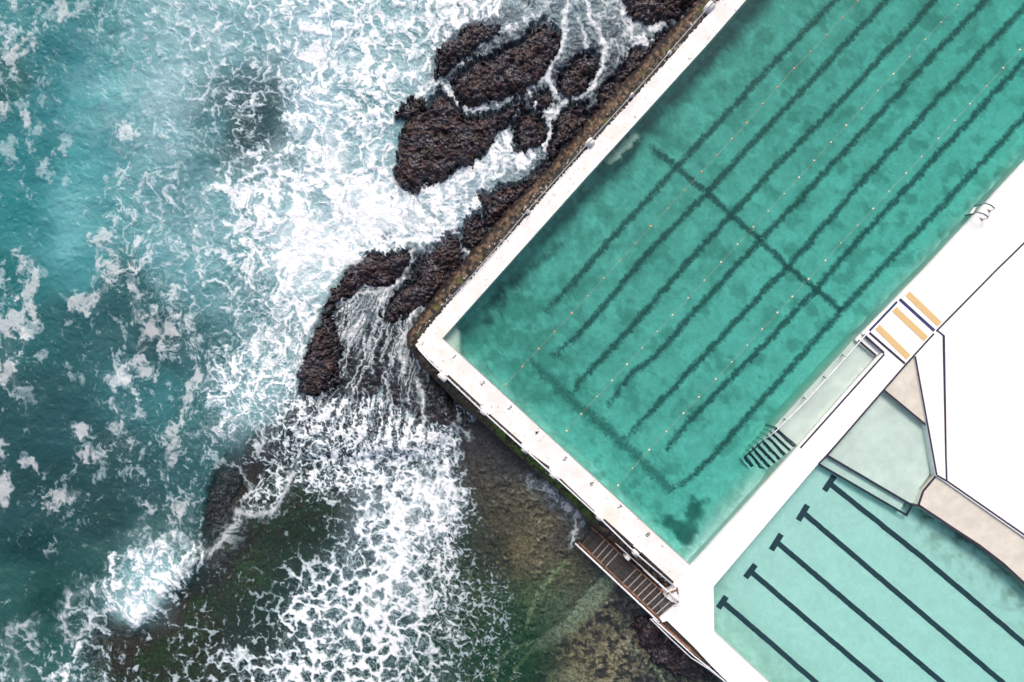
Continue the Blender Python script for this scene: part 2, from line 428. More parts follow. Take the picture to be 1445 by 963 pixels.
# --- sea walls ---------------------------------------------------------------
def wall(name, inn, outl, foot, label, fm, seed, side):
    t = empty(name, P(*inn[0], -1.5), label, 'wall')
    oj = jitter(outl, 1.6, 5.0 if side else 2.0, seed, .30, bite=side)
    b = MB(); b.prism(xy(inn + oj[::-1][:-0 or None]), -4.5, 0)
    b.build('coping', M['coping'], t)
    # sloping footing: cross-sections from just inside the coping to the foot
    N = 520
    def rs(pts):
        d = [0]
        for a, c in zip(pts[:-1], pts[1:]): d.append(d[-1] + math.hypot(c[0] - a[0], c[1] - a[1]))
        t_ = np.linspace(0, d[-1], N); return np.interp(t_, d, [p[0] for p in pts]), np.interp(t_, d, [p[1] for p in pts])
    ox, oy = rs(outl); fx, fy = rs(foot)
    K = 26; s = np.linspace(0, 1, K)[:, None]
    cx = ox + (fx - ox) * (s * 1.25 - .22); cy = oy + (fy - oy) * (s * 1.25 - .22)
    prof = np.interp(s, [0, .18, .22, .55, .8, .9, 1], [-.12, -.12, -.2, -.5, -1.0, -1.7, -3.2])
    nz = fbm(cx / 9, cy / 9, 5, seed, .6) * .22 + fbm(cx / 3, cy / 3, 3, seed + 9, .6) * .10
    z = prof + nz * sstep(0.1, .5, s) + .03 * fbm(cx / 3, cy / 3, 3, seed + 4)
    wob = fbm(cx / 14, cy / 14, 4, seed + 77) * 5 * sstep(.6, 1, s)
    vs = []
    for j in range(K):
        for i in range(N):
            vs.append(P(cx[j, i] + wob[j, i] * .7, cy[j, i] + wob[j, i] * .5, float(min(z[j, i], -.05))))
    fs = [(j * N + i, j * N + i + 1, (j + 1) * N + i + 1, (j + 1) * N + i) for j in range(K - 1) for i in range(N - 1)]
    o = mesh_obj('footing', vs, fs, fm, t, True)
    if o.data.polygons[100].normal.z < 0: o.data.flip_normals()
    na = fbm(cx / 8, cy / 8, 6, seed + 31, .68); nb = fbm(cx / 30, cy / 30, 4, seed + 41, .6); nc = fbm(cx / 3.2, cy / 3.2, 4, seed + 51, .7)
    ss = s + 0 * cx + .10 * na + .10 * nb
    def L3(c): return lin(np.array(c, float))
    col = np.zeros(cx.shape + (3,)) + L3((38, 36, 35)) * 1.0
    def bl(mk_, c):
        nonlocal col
        mk_ = np.clip(mk_, 0, 1)[..., None]; col = col * (1 - mk_) + L3(c) * mk_
    bl(sstep(.46, .54, ss) * (1 - sstep(.72, .84, ss)), (74, 58, 47)); bl(sstep(.74, .86, ss), (44, 31, 32))
    bl(sstep(.05, .20, na) * sstep(.4, .5, ss) * (1 - sstep(.75, .85, ss)) * .75, (128, 98, 74))
    bl(sstep(.12, .3, nc) * sstep(.1, .4, ss) * .6, (150, 130, 108)); bl(sstep(.02, .18, -na) * .9, (20, 17, 17))
    bl(sstep(.26, .36, fbm(cx / 6, cy / 6, 4, seed + 61, .7)) * (1 - sstep(.45, .6, ss)) * .9, (205, 198, 190))
    bl(sstep(.2, .35, nb) * sstep(.25, .4, ss) * (1 - sstep(.6, .75, ss)) * .7, (78, 84, 26))
    if side == 0:
        gm = sstep(672, 700, cx) * (1 - sstep(828, 850, cx)) * sstep(.28, .42, ss) * (1 - sstep(.80, .9, ss))
        bl(gm * sstep(-.25, .05, na + .5 * nb) * .95, (62, 84, 22)); bl(gm * sstep(.0, .25, nc + na) * .8, (96, 128, 30))
        bl((1 - sstep(672, 700, cx)) * sstep(620, 640, cx) * sstep(.25, .4, ss) * (1 - sstep(.8, .9, ss)) * .7, (50, 50, 30))
        bl(sstep(.84, .88, ss) * (1 - sstep(.93, .97, ss)) * .8, (110, 84, 70))
    ga = o.data.attributes.new('grime', 'FLOAT_COLOR', 'POINT')
    ga.data.foreach_set('color', np.concatenate([col, np.ones(cx.shape + (1,))], -1).astype(f32).ravel())
    if side == 0:
        a = o.data.attributes.new('green', 'FLOAT', 'POINT')
        g = sstep(655, 695, cx) * (1 - sstep(825, 850, cx)) * sstep(.15, .4, s + 0 * cx) + 0.35 * sstep(625, 650, cx) * (1 - sstep(820, 850, cx))
        a.data.foreach_set('value', np.clip(g, 0, 1).astype(f32).ravel())
    return t
lw = wall('sea_wall', L_IN, L_OUT, L_FOOT, 'long white topped wall with brown barnacled outer slope facing the rocks', M['foot'], 3, .5)
ew = wall('end_wall', E_IN, E_OUT, E_FOOT, 'short white pool wall with painted lane numbers and green algae on its foot', M['footg'], 11, 0)

# lane numbers on the end wall
def glyph(ch, px, py, size, ang, m, parent, name, z=.006):
    cu = bpy.data.curves.new('t', 'FONT'); cu.body = ch; cu.size = size; cu.extrude = 0; cu.align_x = 'CENTER'; cu.align_y = 'CENTER'; cu.offset = .006
    o = bpy.data.objects.new('t', cu); C.objects.link(o)
    dg = bpy.context.evaluated_depsgraph_get(); me = bpy.data.meshes.new_from_object(o.evaluated_get(dg))
    bpy.data.objects.remove(o); bpy.data.curves.remove(cu)
    me.materials.clear(); me.materials.append(m)
    n = bpy.data.objects.new(name, me); C.objects.link(n)
    p = P(px, py, z); ca, sa = math.cos(ang), math.sin(ang)
    base = parent_loc(parent)
    co = np.array([v.co[:] for v in me.vertices])
    for v, c in zip(me.vertices, co):
        v.co = Vector((p.x + c[0] * ca - c[1] * sa, p.y + c[0] * sa + c[1] * ca, z)) - base
    n.parent = parent; return n
for i, (px, py) in enumerate([(641, 504), (681, 541.5), (719, 576), (757, 611), (797, 648), (835, 683), (874, 716), (914, 755)]):
    glyph(str(i + 1), px, py, .40, R(-45), M['ink'], ew, 'lane_number')

# --- swimming pool shell -----------------------------------------------------
sp = empty('swimming_pool', P(975, 800, -2), 'large green rock pool with eight lanes and dark lane lines', 'swimming pool')
FZ = -1.95; WZ = -.28
def floor_grid(name, x0, x1, y0, y1, step, zf, parent, m, colfn, polyclip=None):
    xs = np.arange(x0, x1, step); ys = np.arange(y0, y1, step); X, Y = np.meshgrid(xs, ys)
    Z = zf(X, Y); k = (H - Z) / H
    co = np.stack([(X - 722.5) / S * k, (481.5 - Y) / S * k, Z], -1).reshape(-1, 3)
    ny, nx = X.shape; idx = np.arange(ny * nx).reshape(ny, nx)
    q = np.stack([idx[:-1, :-1], idx[1:, :-1], idx[1:, 1:], idx[:-1, 1:]], -1).reshape(-1, 4)
    if polyclip is not None:
        d = sdf(polyclip, X, Y).ravel() > -14; q = q[d[q].any(1)]
    o = grid_mesh(name, co, q, m, parent); setcol(o, 'paint', colfn(X, Y).reshape(-1, 3)); return o
def grid_mesh(name, co, q, m, parent=None, smooth=True):
    used = np.zeros(len(co), bool); used[q.ravel()] = True
    remap = np.cumsum(used) - 1; keep = np.nonzero(used)[0]; q = remap[q]; co = co[keep]
    if parent is not None: co = co - np.array(parent_loc(parent))
    me = bpy.data.meshes.new(name); me.vertices.add(len(co)); me.vertices.foreach_set('co', co.astype(f32).ravel())
    me.loops.add(q.size); me.loops.foreach_set('vertex_index', q.astype(np.int32).ravel())
    me.polygons.add(len(q)); me.polygons.foreach_set('loop_start', np.arange(0, q.size, 4, dtype=np.int32))
    me.polygons.foreach_set('loop_total', np.full(len(q), 4, np.int32))
    if smooth: me.polygons.foreach_set('use_smooth', np.ones(len(q), bool))
    me.update(calc_edges=True); me.materials.append(m)
    o = bpy.data.objects.new(name, me); C.objects.link(o)
    if parent is not None: o.parent = parent
    GK[o.name] = keep
    return o
GK = {}
def setcol(o, name, col):
    col = col[GK[o.name]]; a = o.data.attributes.new(name, 'FLOAT_COLOR', 'POINT')
    a.data.foreach_set('color', np.concatenate([col, np.ones((len(col), 1))], 1).astype(f32).ravel())
def setval(o, name, v):
    v = v.ravel()[GK[o.name]]; a = o.data.attributes.new(name, 'FLOAT', 'POINT'); a.data.foreach_set('value', v.astype(f32))

def soft(poly, X, Y, w, wobble=3, seed=1, sc=14):
    n_ = fbm(X / sc, Y / sc, 4, seed, .6) * wobble * 2
    return sstep(-w, w, sdf(poly, X, Y) + n_)
SEABAND = [(1088, -30), (1053, 20), (1000, 75), (938, 145), (905, 178), (905, 200), (935, 195), (985, 120), (1060, 40), (1130, -40)]
D1 = [(676, 452), (690, 425), (712, 402), (745, 378), (770, 360), (762, 375), (735, 395), (722, 415), (706, 445), (690, 456)]
D2 = [(756, 374), (768, 356), (790, 340), (806, 334), (800, 348), (778, 366), (760, 380)]
D3 = [(848, 236), (872, 242), (868, 262), (835, 290), (800, 322), (770, 345), (745, 352), (775, 318), (812, 275)]
D4 = [(700, 455), (690, 430), (740, 395), (800, 385), (840, 380), (820, 410), (780, 440), (800, 520), (850, 600), (930, 660), (925, 690), (870, 650), (800, 585), (740, 540), (690, 500), (655, 475)]
BLOB = [(928, 738), (940, 730), (965, 735), (980, 700), (995, 705), (990, 730), (981, 752), (977, 775), (962, 768), (948, 752)]
PALE = [(888, 186), (905, 190), (903, 200), (862, 238), (846, 228)]
CORN = [(618, 478), (644, 450), (650, 470), (653, 515)]
RIGHTP = [(975, 800), (1128, 631), (1100, 610), (1045, 640), (1010, 690), (985, 740)]
def pool_z(X, Y):
    z = np.full(X.shape, FZ)
    z = z - .35 * sstep(0, 300, 900 - Y + (X - 900) * .3) * 0
    dl = linedist([(624, 478), (828, 250), (1000, 61), (1300, -275)], X, Y)
    de = linedist([(624, 478), (975, 800)], X, Y)
    dr = linedist([(975, 800), (1100, 662)], X, Y)
    ledge = np.minimum(dl, de) + fbm(X / 18, Y / 18, 3, 5) * 5
    z = np.maximum(z, FZ + .45 * (1 - sstep(9, 17, ledge)))
    z = np.maximum(z, FZ + 1.35 * soft(CORN, X, Y, 2, 1))
    z = np.maximum(z, FZ + 1.15 * soft(PALE, X, Y, 2, 3))
    rw = linedist([(975, 800), (1075, 690)], X, Y) + 4 * fbm(X / 16, Y / 16, 3, 15)
    z = np.maximum(z, FZ + 1.05 * (1 - sstep(8, 48, rw)))
    rw = linedist([(1211, 482), (1268, 419), (1445, 230), (1900, -275)], X, Y) + 5 * fbm(X / 16, Y / 16, 3, 15)
    z = np.maximum(z, FZ + .95 * (1 - sstep(4, 26, rw)))
    return z + .05 * fbm(X / 30, Y / 30, 4, 8)
def pool_col(X, Y):
    base = np.array([.74, .80, .78])
    col = np.ones(X.shape + (3,)) * base
    rw = linedist([(975, 800), (1100, 662), (1211, 482), (1268, 419), (1445, 230), (1900, -275)], X, Y)
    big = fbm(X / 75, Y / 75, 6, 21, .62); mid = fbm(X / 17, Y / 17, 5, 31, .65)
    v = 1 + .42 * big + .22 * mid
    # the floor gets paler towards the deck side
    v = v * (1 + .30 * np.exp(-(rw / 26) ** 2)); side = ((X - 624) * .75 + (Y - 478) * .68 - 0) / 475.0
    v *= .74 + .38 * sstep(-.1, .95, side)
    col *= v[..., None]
    def darken(poly, w, wob, amt, seed, c=(.22, .30, .28)):
        nonlocal col
        m_ = (soft(poly, X, Y, w, wob, seed) * amt)[..., None]; col = col * (1 - m_) + np.array(c) * m_
    darken(SEABAND, 8, 8, .34, 3); darken(D3, 6, 9, .40, 5); darken(D4, 16, 22, .55, 9, (.27, .38, .35))  # darkens a band along the sea wall and broad patches
    darken(D1, 5, 7, .75, 7, (.09, .12, .13)); darken(D2, 3, 5, .7, 4, (.10, .14, .15)); darken(BLOB, 3, 5, .75, 12, (.13, .19, .19))  # dark stains on the floor
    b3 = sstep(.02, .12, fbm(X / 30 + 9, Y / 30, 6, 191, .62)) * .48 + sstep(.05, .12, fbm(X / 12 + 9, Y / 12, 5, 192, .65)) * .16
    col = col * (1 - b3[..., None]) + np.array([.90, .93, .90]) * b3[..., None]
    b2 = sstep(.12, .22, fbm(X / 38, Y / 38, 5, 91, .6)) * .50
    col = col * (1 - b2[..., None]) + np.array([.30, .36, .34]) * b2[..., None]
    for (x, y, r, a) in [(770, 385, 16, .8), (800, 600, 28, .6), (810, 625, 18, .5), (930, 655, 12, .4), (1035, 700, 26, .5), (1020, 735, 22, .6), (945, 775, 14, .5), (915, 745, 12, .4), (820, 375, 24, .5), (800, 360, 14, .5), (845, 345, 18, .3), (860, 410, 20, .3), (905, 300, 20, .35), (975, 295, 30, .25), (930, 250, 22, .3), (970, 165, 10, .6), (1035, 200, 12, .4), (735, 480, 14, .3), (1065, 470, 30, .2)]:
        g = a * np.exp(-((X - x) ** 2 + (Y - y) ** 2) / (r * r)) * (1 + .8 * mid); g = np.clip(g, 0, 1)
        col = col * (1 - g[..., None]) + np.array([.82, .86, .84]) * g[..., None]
    lg = soft(PALE, X, Y, 3, 4) ; col = col * (1 - lg[..., None]) + np.array([.62, .66, .60]) * (1 + .25 * mid)[..., None] * lg[..., None]
    lg = soft(CORN, X, Y, 2, 2) ; col = col * (1 - lg[..., None]) + np.array([.70, .72, .66]) * lg[..., None]
    lg = soft(RIGHTP, X, Y, 8, 6) * .55; col = col * (1 - lg[..., None]) + np.array([.74, .80, .78]) * lg[..., None]
    m_ = (soft(BLOB, X, Y, 4, 8, 12) * .80)[..., None]; col = col * (1 - m_) + np.array([.13, .20, .20]) * m_
    return np.clip(col, .02, .9)
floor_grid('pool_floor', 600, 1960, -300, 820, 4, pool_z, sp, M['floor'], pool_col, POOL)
# inner side walls, set just inside the deck edge
def inner_wall(pts, name, parent, m, z0, z1, off=1.2):
    vs = []; fs = []
    for i, (x, y) in enumerate(pts): vs += [P(x, y, z1), Vector((P(x, y, 0).x, P(x, y, 0).y, z0))]
    vs = []
    for (x, y) in pts:
        p = P(x, y, 0); vs += [(p.x, p.y, z1), (p.x, p.y, z0)]
    fs = [(2 * i, 2 * i + 1, 2 * i + 3, 2 * i + 2) for i in range(len(pts) - 1)]
    return mesh_obj(name, vs, fs, m, parent)
def offs(pts, d):   # move a polyline sideways d px
    out = []
    for i, (x, y) in enumerate(pts):
        ax, ay = pts[max(i - 1, 0)]; bx, by = pts[min(i + 1, len(pts) - 1)]; l = math.hypot(bx - ax, by - ay)
        out.append((x + (by - ay) / l * d, y - (bx - ax) / l * d))
    return out
inner_wall(offs([(975, 800), (1100, 662), (1128, 631)], -.5), 'side_wall', sp, M['wall'], -3.6, -.03)
inner_wall(offs([(1217, 471), (1268, 419), (1306, 380), (1445, 230), (1900, -275)], -.5), 'side_wall', sp, M['wall'], -3.6, -.03)
inner_wall(offs([(624, 478), (975, 800)], .5), 'side_wall', sp, M['wall'], -3.6, -.03)
inner_wall(offs([(624, 478), (828, 250), (1000, 61), (1300, -275)], -.5), 'side_wall', sp, M['wall'], -3.6, -.03)
# wading ledge beside the deck, with its steps
b = MB(); b.prism(xy([(1209, 480), (1245.5, 497), (1129, 630), (1097, 603)]), -3.5, -.42)
b.build('ledge', M['ledge'], sp)
b = MB(); b.prism(xy([(1216, 471.5), (1245, 497.5), (1237, 503), (1209, 480)]), -3.4, -.16); b.build('ledge_step', M['ledge'], sp)
strip([(1211, 480.5), (1236, 502)], 3.2, -.156, 'step_line', M['dline'], sp)
A = [(1095.6, 603.5), (1089.5, 608.7), (1084, 614), (1077, 620), (1070, 625.5), (1063, 630.6), (1058, 636.7), (1052.6, 642)]
B = [(1126, 631.5), (1119, 637), (1113, 644), (1106, 651), (1100, 657.5), (1094, 664.5), (1087, 670), (1080, 677)]
for i in range(8):
    z = -.48 - i * .15; nxt = (A[i + 1], B[i + 1]) if i < 7 else ((1047, 648), (1073, 683))
    b = MB(); b.prism(xy([A[i], B[i], nxt[1], nxt[0]], z), -3.2, z - .08); b.build('pool_step', M['ledge'], sp)
    ox_, oy_ = -2.0, 1.9
    strip([(A[i][0] + ox_, A[i][1] + oy_), (B[i][0] - 2 + ox_, B[i][1] - 2 + oy_)], 3.9, z - .062, 'step_line', M['kline'], sp, step=3, wob=1.0 + .2 * i, seed=50 + i)
# lane lines
crossp = [(915, 204), (925, 213), (955, 236), (998, 272), (1032, 304), (1073.5, 339.5), (1116, 380), (1152, 408), (1187, 439)]
lanes = [[(768, 440), (807, 402), (838, 365), (880, 318), (919, 276), (955, 236), (1017, 170), (1081, 100), (1179, 0), (1330, -160)],
         [(778, 503), (809, 478), (837, 450), (880, 398), (919, 352), (958, 312), (998, 272), (1060, 204), (1130, 130), (1251, 0), (1400, -160)],
         [(806, 557), (825, 531), (868, 487), (902, 450), (968, 372), (1032, 304), (1090, 240), (1165, 165), (1219, 108), (1319, 0), (1470, -160)],
         [(856, 575), (887, 531), (924, 504), (971, 450), (1020, 396), (1073.5, 339.5), (1200, 205), (1297, 100), (1390, 0), (1540, -160)],
         [(881, 621), (924, 575), (1000, 495), (1060, 430), (1116, 372), (1205, 270), (1277, 189), (1377, 83), (1445, 11), (1600, -155)],
         [(940, 637), (968, 600), (1000, 566), (1080, 485), (1152, 408), (1194, 358), (1280, 265), (1350, 190), (1445, 85), (1670, -150)],
         [(948, 694), (974, 674), (1000, 649), (1080, 560), (1187, 439), (1264, 358), (1330, 290), (1445, 166), (1730, -130)]]
def zline(pts, step):
    q = np.array(resample(pts, step)); z = pool_z(q[:, :1], q[:, 1:])[:, 0]; return list(z + .035)
def wavyline(pts, w, seed, wob=1.9, name='lane_line', mm='line'):
    q = resample(pts, 2); zz = zline(pts, 2); w *= 1.9; n = len(q); vs = []; ed = []
    for i, (x, y) in enumerate(q):
        ax, ay = q[max(i - 2, 0)]; bx, by = q[min(i + 2, n - 1)]; l = math.hypot(bx - ax, by - ay)
        nx, ny = (by - ay) / l, -(bx - ax) / l
        c = n1(i * .11, seed) * wob * 1.5 + n1(i * .4, seed + 3) * wob * .7
        fade = min(1, i / 55 + .45) if name == 'lane_line' else min(1, i / 14 + .3) 
        for u, e in ((-.5, 0), (-.25, .55), (0, 1.0), (.25, .55), (.5, 0)):
            k_ = c + u * w * (1 + .35 * n1(i * .35, seed + 11))
            vs.append(P(x + nx * k_, y + ny * k_, zz[i])); ed.append(e * fade)
    fs = [(5 * i + j, 5 * i + j + 1, 5 * i + j + 6, 5 * i + j + 5) for i in range(n - 1) for j in range(4)]
    o = mesh_obj(name, vs, fs, M[mm], sp)
    if o.data.polygons[0].normal.z < 0: o.data.flip_normals()
    a = o.data.attributes.new('edge', 'FLOAT', 'POINT'); a.data.foreach_set('value', ed); return o
for i, l in enumerate(lanes): wavyline(l, 7.2, 100 + i * 7)
wavyline(crossp, 7.0, 201, 1.2, 'cross_line')
wavyline([(745, 507), (778, 537), (812, 570), (850, 600), (900, 646), (924, 668), (948, 694)], 11, 230, 3.0, 'cross_line', 'fline')

def water_slab(name, poly, zt, zb, m, label, amp=.02, step=5):
    """closed body of water: waved top sheet, flat bottom, sides a little inside the basin walls"""
    b = MB(); b.prism(xy(poly), zb, zt)
    o = b.build(name, m); return tag(o, label, None, None, 'structure')
grow = lambda poly, c, k: [(c[0] + (x - c[0]) * k, c[1] + (y - c[1]) * k) for x, y in poly]
water_slab('pool_water', POOL, WZ, -3.4, M['poolw'], 'clear green pool water')

# --- children's pool -----------------------------------------------------------
kp = empty('wading_pool', P(1250, 850, -1), 'pale shallow pool with T ended dark lane lines and a curved beige edge', 'swimming pool')
KZ = -1.12
CURVE = [(1296, 713.6), (1343, 744.5), (1382, 770), (1416, 796), (1445, 823), (1500, 880), (1560, 950)]
def kcol(X, Y):
    col = np.ones(X.shape + (3,)) * np.array([.84, .87, .84])
    n_ = fbm(X / 16, Y / 16, 5, 3, .65); n2 = fbm(X / 50, Y / 50, 4, 13, .6)
    d = linedist([(1255, 700), (1300, 724)] + CURVE[1:], X, Y)
    along = sstep(1255, 1330, X)
    m1 = np.clip(sstep(75, 0, d) * along * (sstep(-.15, .35, n_) * .75 + .10 * n2) + .75 * sstep(9, 0, d) * (.6 + n_), 0, .95)
    dl = linedist([(1008, 892), (1085, 963), (1200, 1078)], X, Y); dl2 = linedist([(1007, 828), (1008, 892)], X, Y)
    m2 = np.clip(sstep(85, 0, np.minimum(dl, dl2 + 20)) * (.42 + .7 * n_), 0, .8)
    gre = np.array([.20, .20, .14]); gr2 = np.array([.34, .40, .30])
    col = col * (1 - m1[..., None]) + gre * m1[..., None]; col = col * (1 - m2[..., None]) + gr2 * m2[..., None]
    return col * (1 + .04 * n2)[..., None]
floor_grid('pool_floor', 990, 1860, 640, 1310, 5, lambda X, Y: np.full(X.shape, KZ) + 0.0 * X, kp, M['kidfloor'], kcol, KID)
for stem_, bar in ((((1171.5, 683), (1308, 792), (1445, 908), (1560, 1006)), ((1177.5, 671.5), (1163.5, 692.6))),
                   (((1134, 724), (1270, 840), (1412, 961), (1560, 1088)), ((1139.5, 713), (1126.5, 734.5))),
                   (((1097, 766), (1210, 862), (1328, 962), (1500, 1108)), ((1102.5, 754), (1088.5, 776.5))),
                   (((1060, 807), (1150, 884.5), (1242, 963), (1420, 1116)), ((1066, 797), (1052, 815.5))),
                   (((1020.5, 850), (1086, 906.5), (1151, 963), (1330, 1119)), ((1025, 842), (1013.5, 858.5)))):
    b0 = MB()
    o1 = strip(list(stem_), 7.6, KZ + .012, 'lane_line', M['kline'], kp, step=4, wob=.45, seed=int(stem_[0][0]))
    strip(list(bar), 8.5, KZ + .02, 'end_bar', M['kline'], o1)
    o1.data.update()
# shallow shelf, entry step, ramps
b = MB(); b.prism(xy([(1247.6, 551), (1308.7, 601.6), (1319.5, 672), (1303, 693), (1296, 713), (1286.6, 712.6), (1168, 643.5)]), -3, -.50); b.build('shelf', M['ledge'], kp)
b = MB(); b.prism(xy([(1168.5, 643.5), (1286.6, 713), (1279, 727), (1155.5, 654.5)]), -2.9, -.72); b.build('entry_step', M['ledge'], kp)
b = MB(); b.prism(xy([(1278, 516), (1290, 503), (1309, 601.6), (1247.6, 551)]), -2.8, -.10); b.build('beach_ramp', M['beige'], kp)
b = MB(); b.prism(xy([(1320.5, 672), (1335, 681), (1445, 758), (1560, 840), (1850, 1300), (1700, 1200)] + CURVE[::-1] + [(1303, 693)]), -2.7, -.14); b.build('curved_surround', M['beige'], kp)
for pts, w, z in (([(1168, 643.5), (1286.6, 713)], 3.0, -.49), ([(1155, 655), (1279, 727), (1286.6, 713.5)], 3.0, -.71), ([(1247.6, 551), (1308.7, 601.6)], 3.0, -.09),
                  ([(1320.5, 672), (1303, 693), (1296, 713), (1286.6, 713)], 3.2, -.13), ([(1296, 713)] + CURVE[1:], 3.6, -.13)):
    strip(pts, w, z, 'edge_line', M['dline'], kp, step=12)
inner_wall([(1007, 828.6), (1155.5, 654.6)], 'side_wall', kp, M['wall'], -2, -.03)
inner_wall([(1085.5, 962.5), (1420, 1299)], 'side_wall', kp, M['wall'], -2, -.03)
inner_wall([(1007.6, 829), (1008.6, 892), (1085.5, 962.5)], 'side_wall', kp, M['wall'], -2, -.03)
KW = [(1007, 828), (1155, 654), (1247.6, 551), (1308.7, 601.6), (1320.5, 672), (1303, 693), (1296, 713)] + CURVE[1:] + [(1700, 1200), (1420, 1300), (1085, 963), (1008, 892)]
water_slab('wading_pool_water', KW, -.22, -2.6, M['kidw'], 'still pale turquoise water of the small pool')

# --- lane ropes ------------------------------------------------------------------
def rope(pts, n, mf, label, seed):
    t = empty('lane_rope', P(*pts[0], WZ), label, 'lane rope', 'lane ropes floating on the large pool')
    rn = random.Random(seed)
    q = resample(pts, 12); b = MB()
    b.tube([P(x + rn.uniform(-.5, .5), y + rn.uniform(-.5, .5), WZ + .012) for x, y in q], .007, 5); b.build('rope', M['rope'], t)
    L = [0]
    for a, c in zip(pts[:-1], pts[1:]): L.append(L[-1] + math.hypot(c[0] - a[0], c[1] - a[1]))
    k = 0; d = 10.0
    proto = None
    while d < L[-1] - 4:
        x = np.interp(d, L, [p[0] for p in pts]); y = np.interp(d, L, [p[1] for p in pts])
        if proto is None:
            bm = bmesh.new(); bmesh.ops.create_icosphere(bm, subdivisions=2, radius=.06)
            for v in bm.verts: v.co.z *= .8
            me = bpy.data.meshes.new('float'); bm.to_mesh(me); bm.free(); me.materials.append(mf)
            proto = bpy.data.objects.new('float', me); o = proto
        else: o = proto.copy()
        C.objects.link(o); o.parent = t; o.location = P(x, y, WZ + .03) - t.location
        s_ = rn.uniform(.75, 1.15); o.scale = (s_, s_, s_)
        d += 33 + rn.uniform(-2.5, 2.5); k += 1
rope([(707, 550), (725, 531), (768, 484), (811, 438), (874, 369), (916, 322), (961.5, 274), (1051, 176.5), (1110, 108), (1171.6, 44.5), (1212, 0), (1350, -150)], 24, M['float'], 'orange lane rope nearest the sea wall with bright orange floats', 1)
rope([(793, 616), (836, 567), (880, 520), (924, 472), (980, 411), (1034.7, 351.6), (1120, 259), (1213, 156.5), (1303, 59), (1348, 11), (1500, -152)], 26, M['floatp'], 'middle lane rope of the three with small peach floats', 2)
rope([(866, 693), (884, 670.5), (923, 627.5), (967, 581), (1057, 485), (1145.7, 389), (1190.5, 339.5), (1300, 222), (1438, 72), (1640, -150)], 26, M['floatp'], 'peach lane rope nearest the deck, crossing the cross line beside the ladder side', 3)

# --- pool ladder ---------------------------------------------------------------------
ld = empty('pool_ladder', P(1392, 300, 0), 'small green ladder with rusty feet on the white deck edge', 'ladder')
for a in (((1375, 291, -.7), (1384, 289.5, .3), (1390, 287, .62), (1397, 289, .7), (1403, 293.5, .6), (1403, 295.5, .4), (1396, 298, .02)),
          ((1361.5, 304.5, -.7), (1373, 302.5, .3), (1379, 299.5, .62), (1388, 302, .7), (1394, 306, .6), (1393.5, 308, .4), (1385.5, 310, .02))):
    b = MB(); b.tube([P(*p) for p in a[:5]], .035, 8); hr = b.build('handrail', M['green_steel'], ld, True)
    b = MB(); b.tube([P(*p) for p in a[4:]], .035, 8); b.build('rail_leg', M['steel'], hr, True)
    x, y, z = a[-1]; b = MB()
    b.prism(xy([(x - 3.6, y - 3.2), (x - 1, y - 1.8), (x + 1.7, y - 1), (x + 1.9, y + 1.2), (x - .3, y + 1.9), (x - 2.2, y - .3)]), .002, .012); b.build('rusty_foot', M['rust'], hr)
b = MB(); b.prism(xy([(1373, 300), (1379, 292), (1384, 289.5), (1377, 300)]), -.6, -.27); b.build('step', M['white'], ld)
# --- handrail along the wading ledge ----------------------------------------------------
hr = empty('handrail', P(1225, 470, 0), 'thin white handrail along the wading ledge and its steps', 'handrail')
b = MB(); b.tube([P(1226, 467, .25), P(1218, 477, .28), P(1180, 520, .25), P(1134, 570, .25), P(1096, 607.5, .2), P(1078, 621, -.2)], .033, 8); b.build('rail', M['steel'], hr, True)
b = MB(); b.tube([P(1078, 621, -.2), P(1064, 634, -.7), P(1053, 643, -1.2)], .045, 8); b.build('rail_end', M['green_steel'], hr, True)
for x, y in ((1188.7, 500.6), (1162.6, 531.5), (1134, 561), (1106.5, 591), (1095, 603)):  # dark post colour paints in the shadow ticks beside the rail
    b = MB(); b.tube([P(x + 5, y + 3, .22), P(x + 1, y + 1.5, .05), P(x - .5, y - .5, -.5)], .03, 6); b.build('post', M['green_steel'], hr, True)

# --- cables and posts on the walls --------------------------------------------------------
def block_mb(px, py, wx, wy, h, ang, z0=-.3, seed=0):
    bm = bmesh.new(); bmesh.ops.create_cube(bm, size=1)
    bmesh.ops.scale(bm, vec=(wx, wy, h), verts=bm.verts); bmesh.ops.bevel(bm, geom=bm.edges[:], offset=min(wx, wy) * .12, segments=2, affect='EDGES')
    rn = random.Random(seed)
    for v in bm.verts: v.co += Vector((rn.uniform(-1, 1), rn.uniform(-1, 1), 0)) * .018
    bmesh.ops.rotate(bm, cent=(0, 0, 0), matrix=__import__('mathutils').Matrix.Rotation(ang, 3, 'Z'), verts=bm.verts)
    p = P(px, py, z0 + h / 2)
    vs = [v.co + p for v in bm.verts]; bm.verts.index_update(); fs = [tuple(v.index for v in f.verts) for f in bm.faces]; bm.free(); return vs, fs
def chainfence(name, label, posts, cable, sizes, m_c, rad, angle):
    t = empty(name, P(*posts[0], 0), label, 'railing')
    for i, ((x, y), (wx, wy)) in enumerate(zip(posts, sizes)):
        vs, fs = block_mb(x, y, wx, wy, .62, angle, -.45, i); MB().add(vs, fs).build('post_block', M['coping'], t, True)
    for seg in cable:
        b = MB(); b.tube([P(x, y, z) for x, y, z in seg], rad, 6); b.build('cable', m_c, t, True)
    return t
chainfence('cable_railing', 'low cable railing between white blocks along the sea wall outer edge',
           [(1000, 12), (943.5, 77), (891, 136), (832, 203), (745, 300)], [[(1120, -120, .2), (1060, -54, .2), (1000, 10, .2), (972, 42, .17), (943, 76, .2), (918, 105, .17), (891, 135, .2), (862, 167, .17), (831, 201, .2), (789, 248, .16), (750, 291, .2), (706, 343, .17), (666, 389, .2), (625, 432, .1)]],
           [(.62, .42), (.22, .2), (.2, .2), (.5, .42), (.25, .2)], M['grey'], .028, R(48))
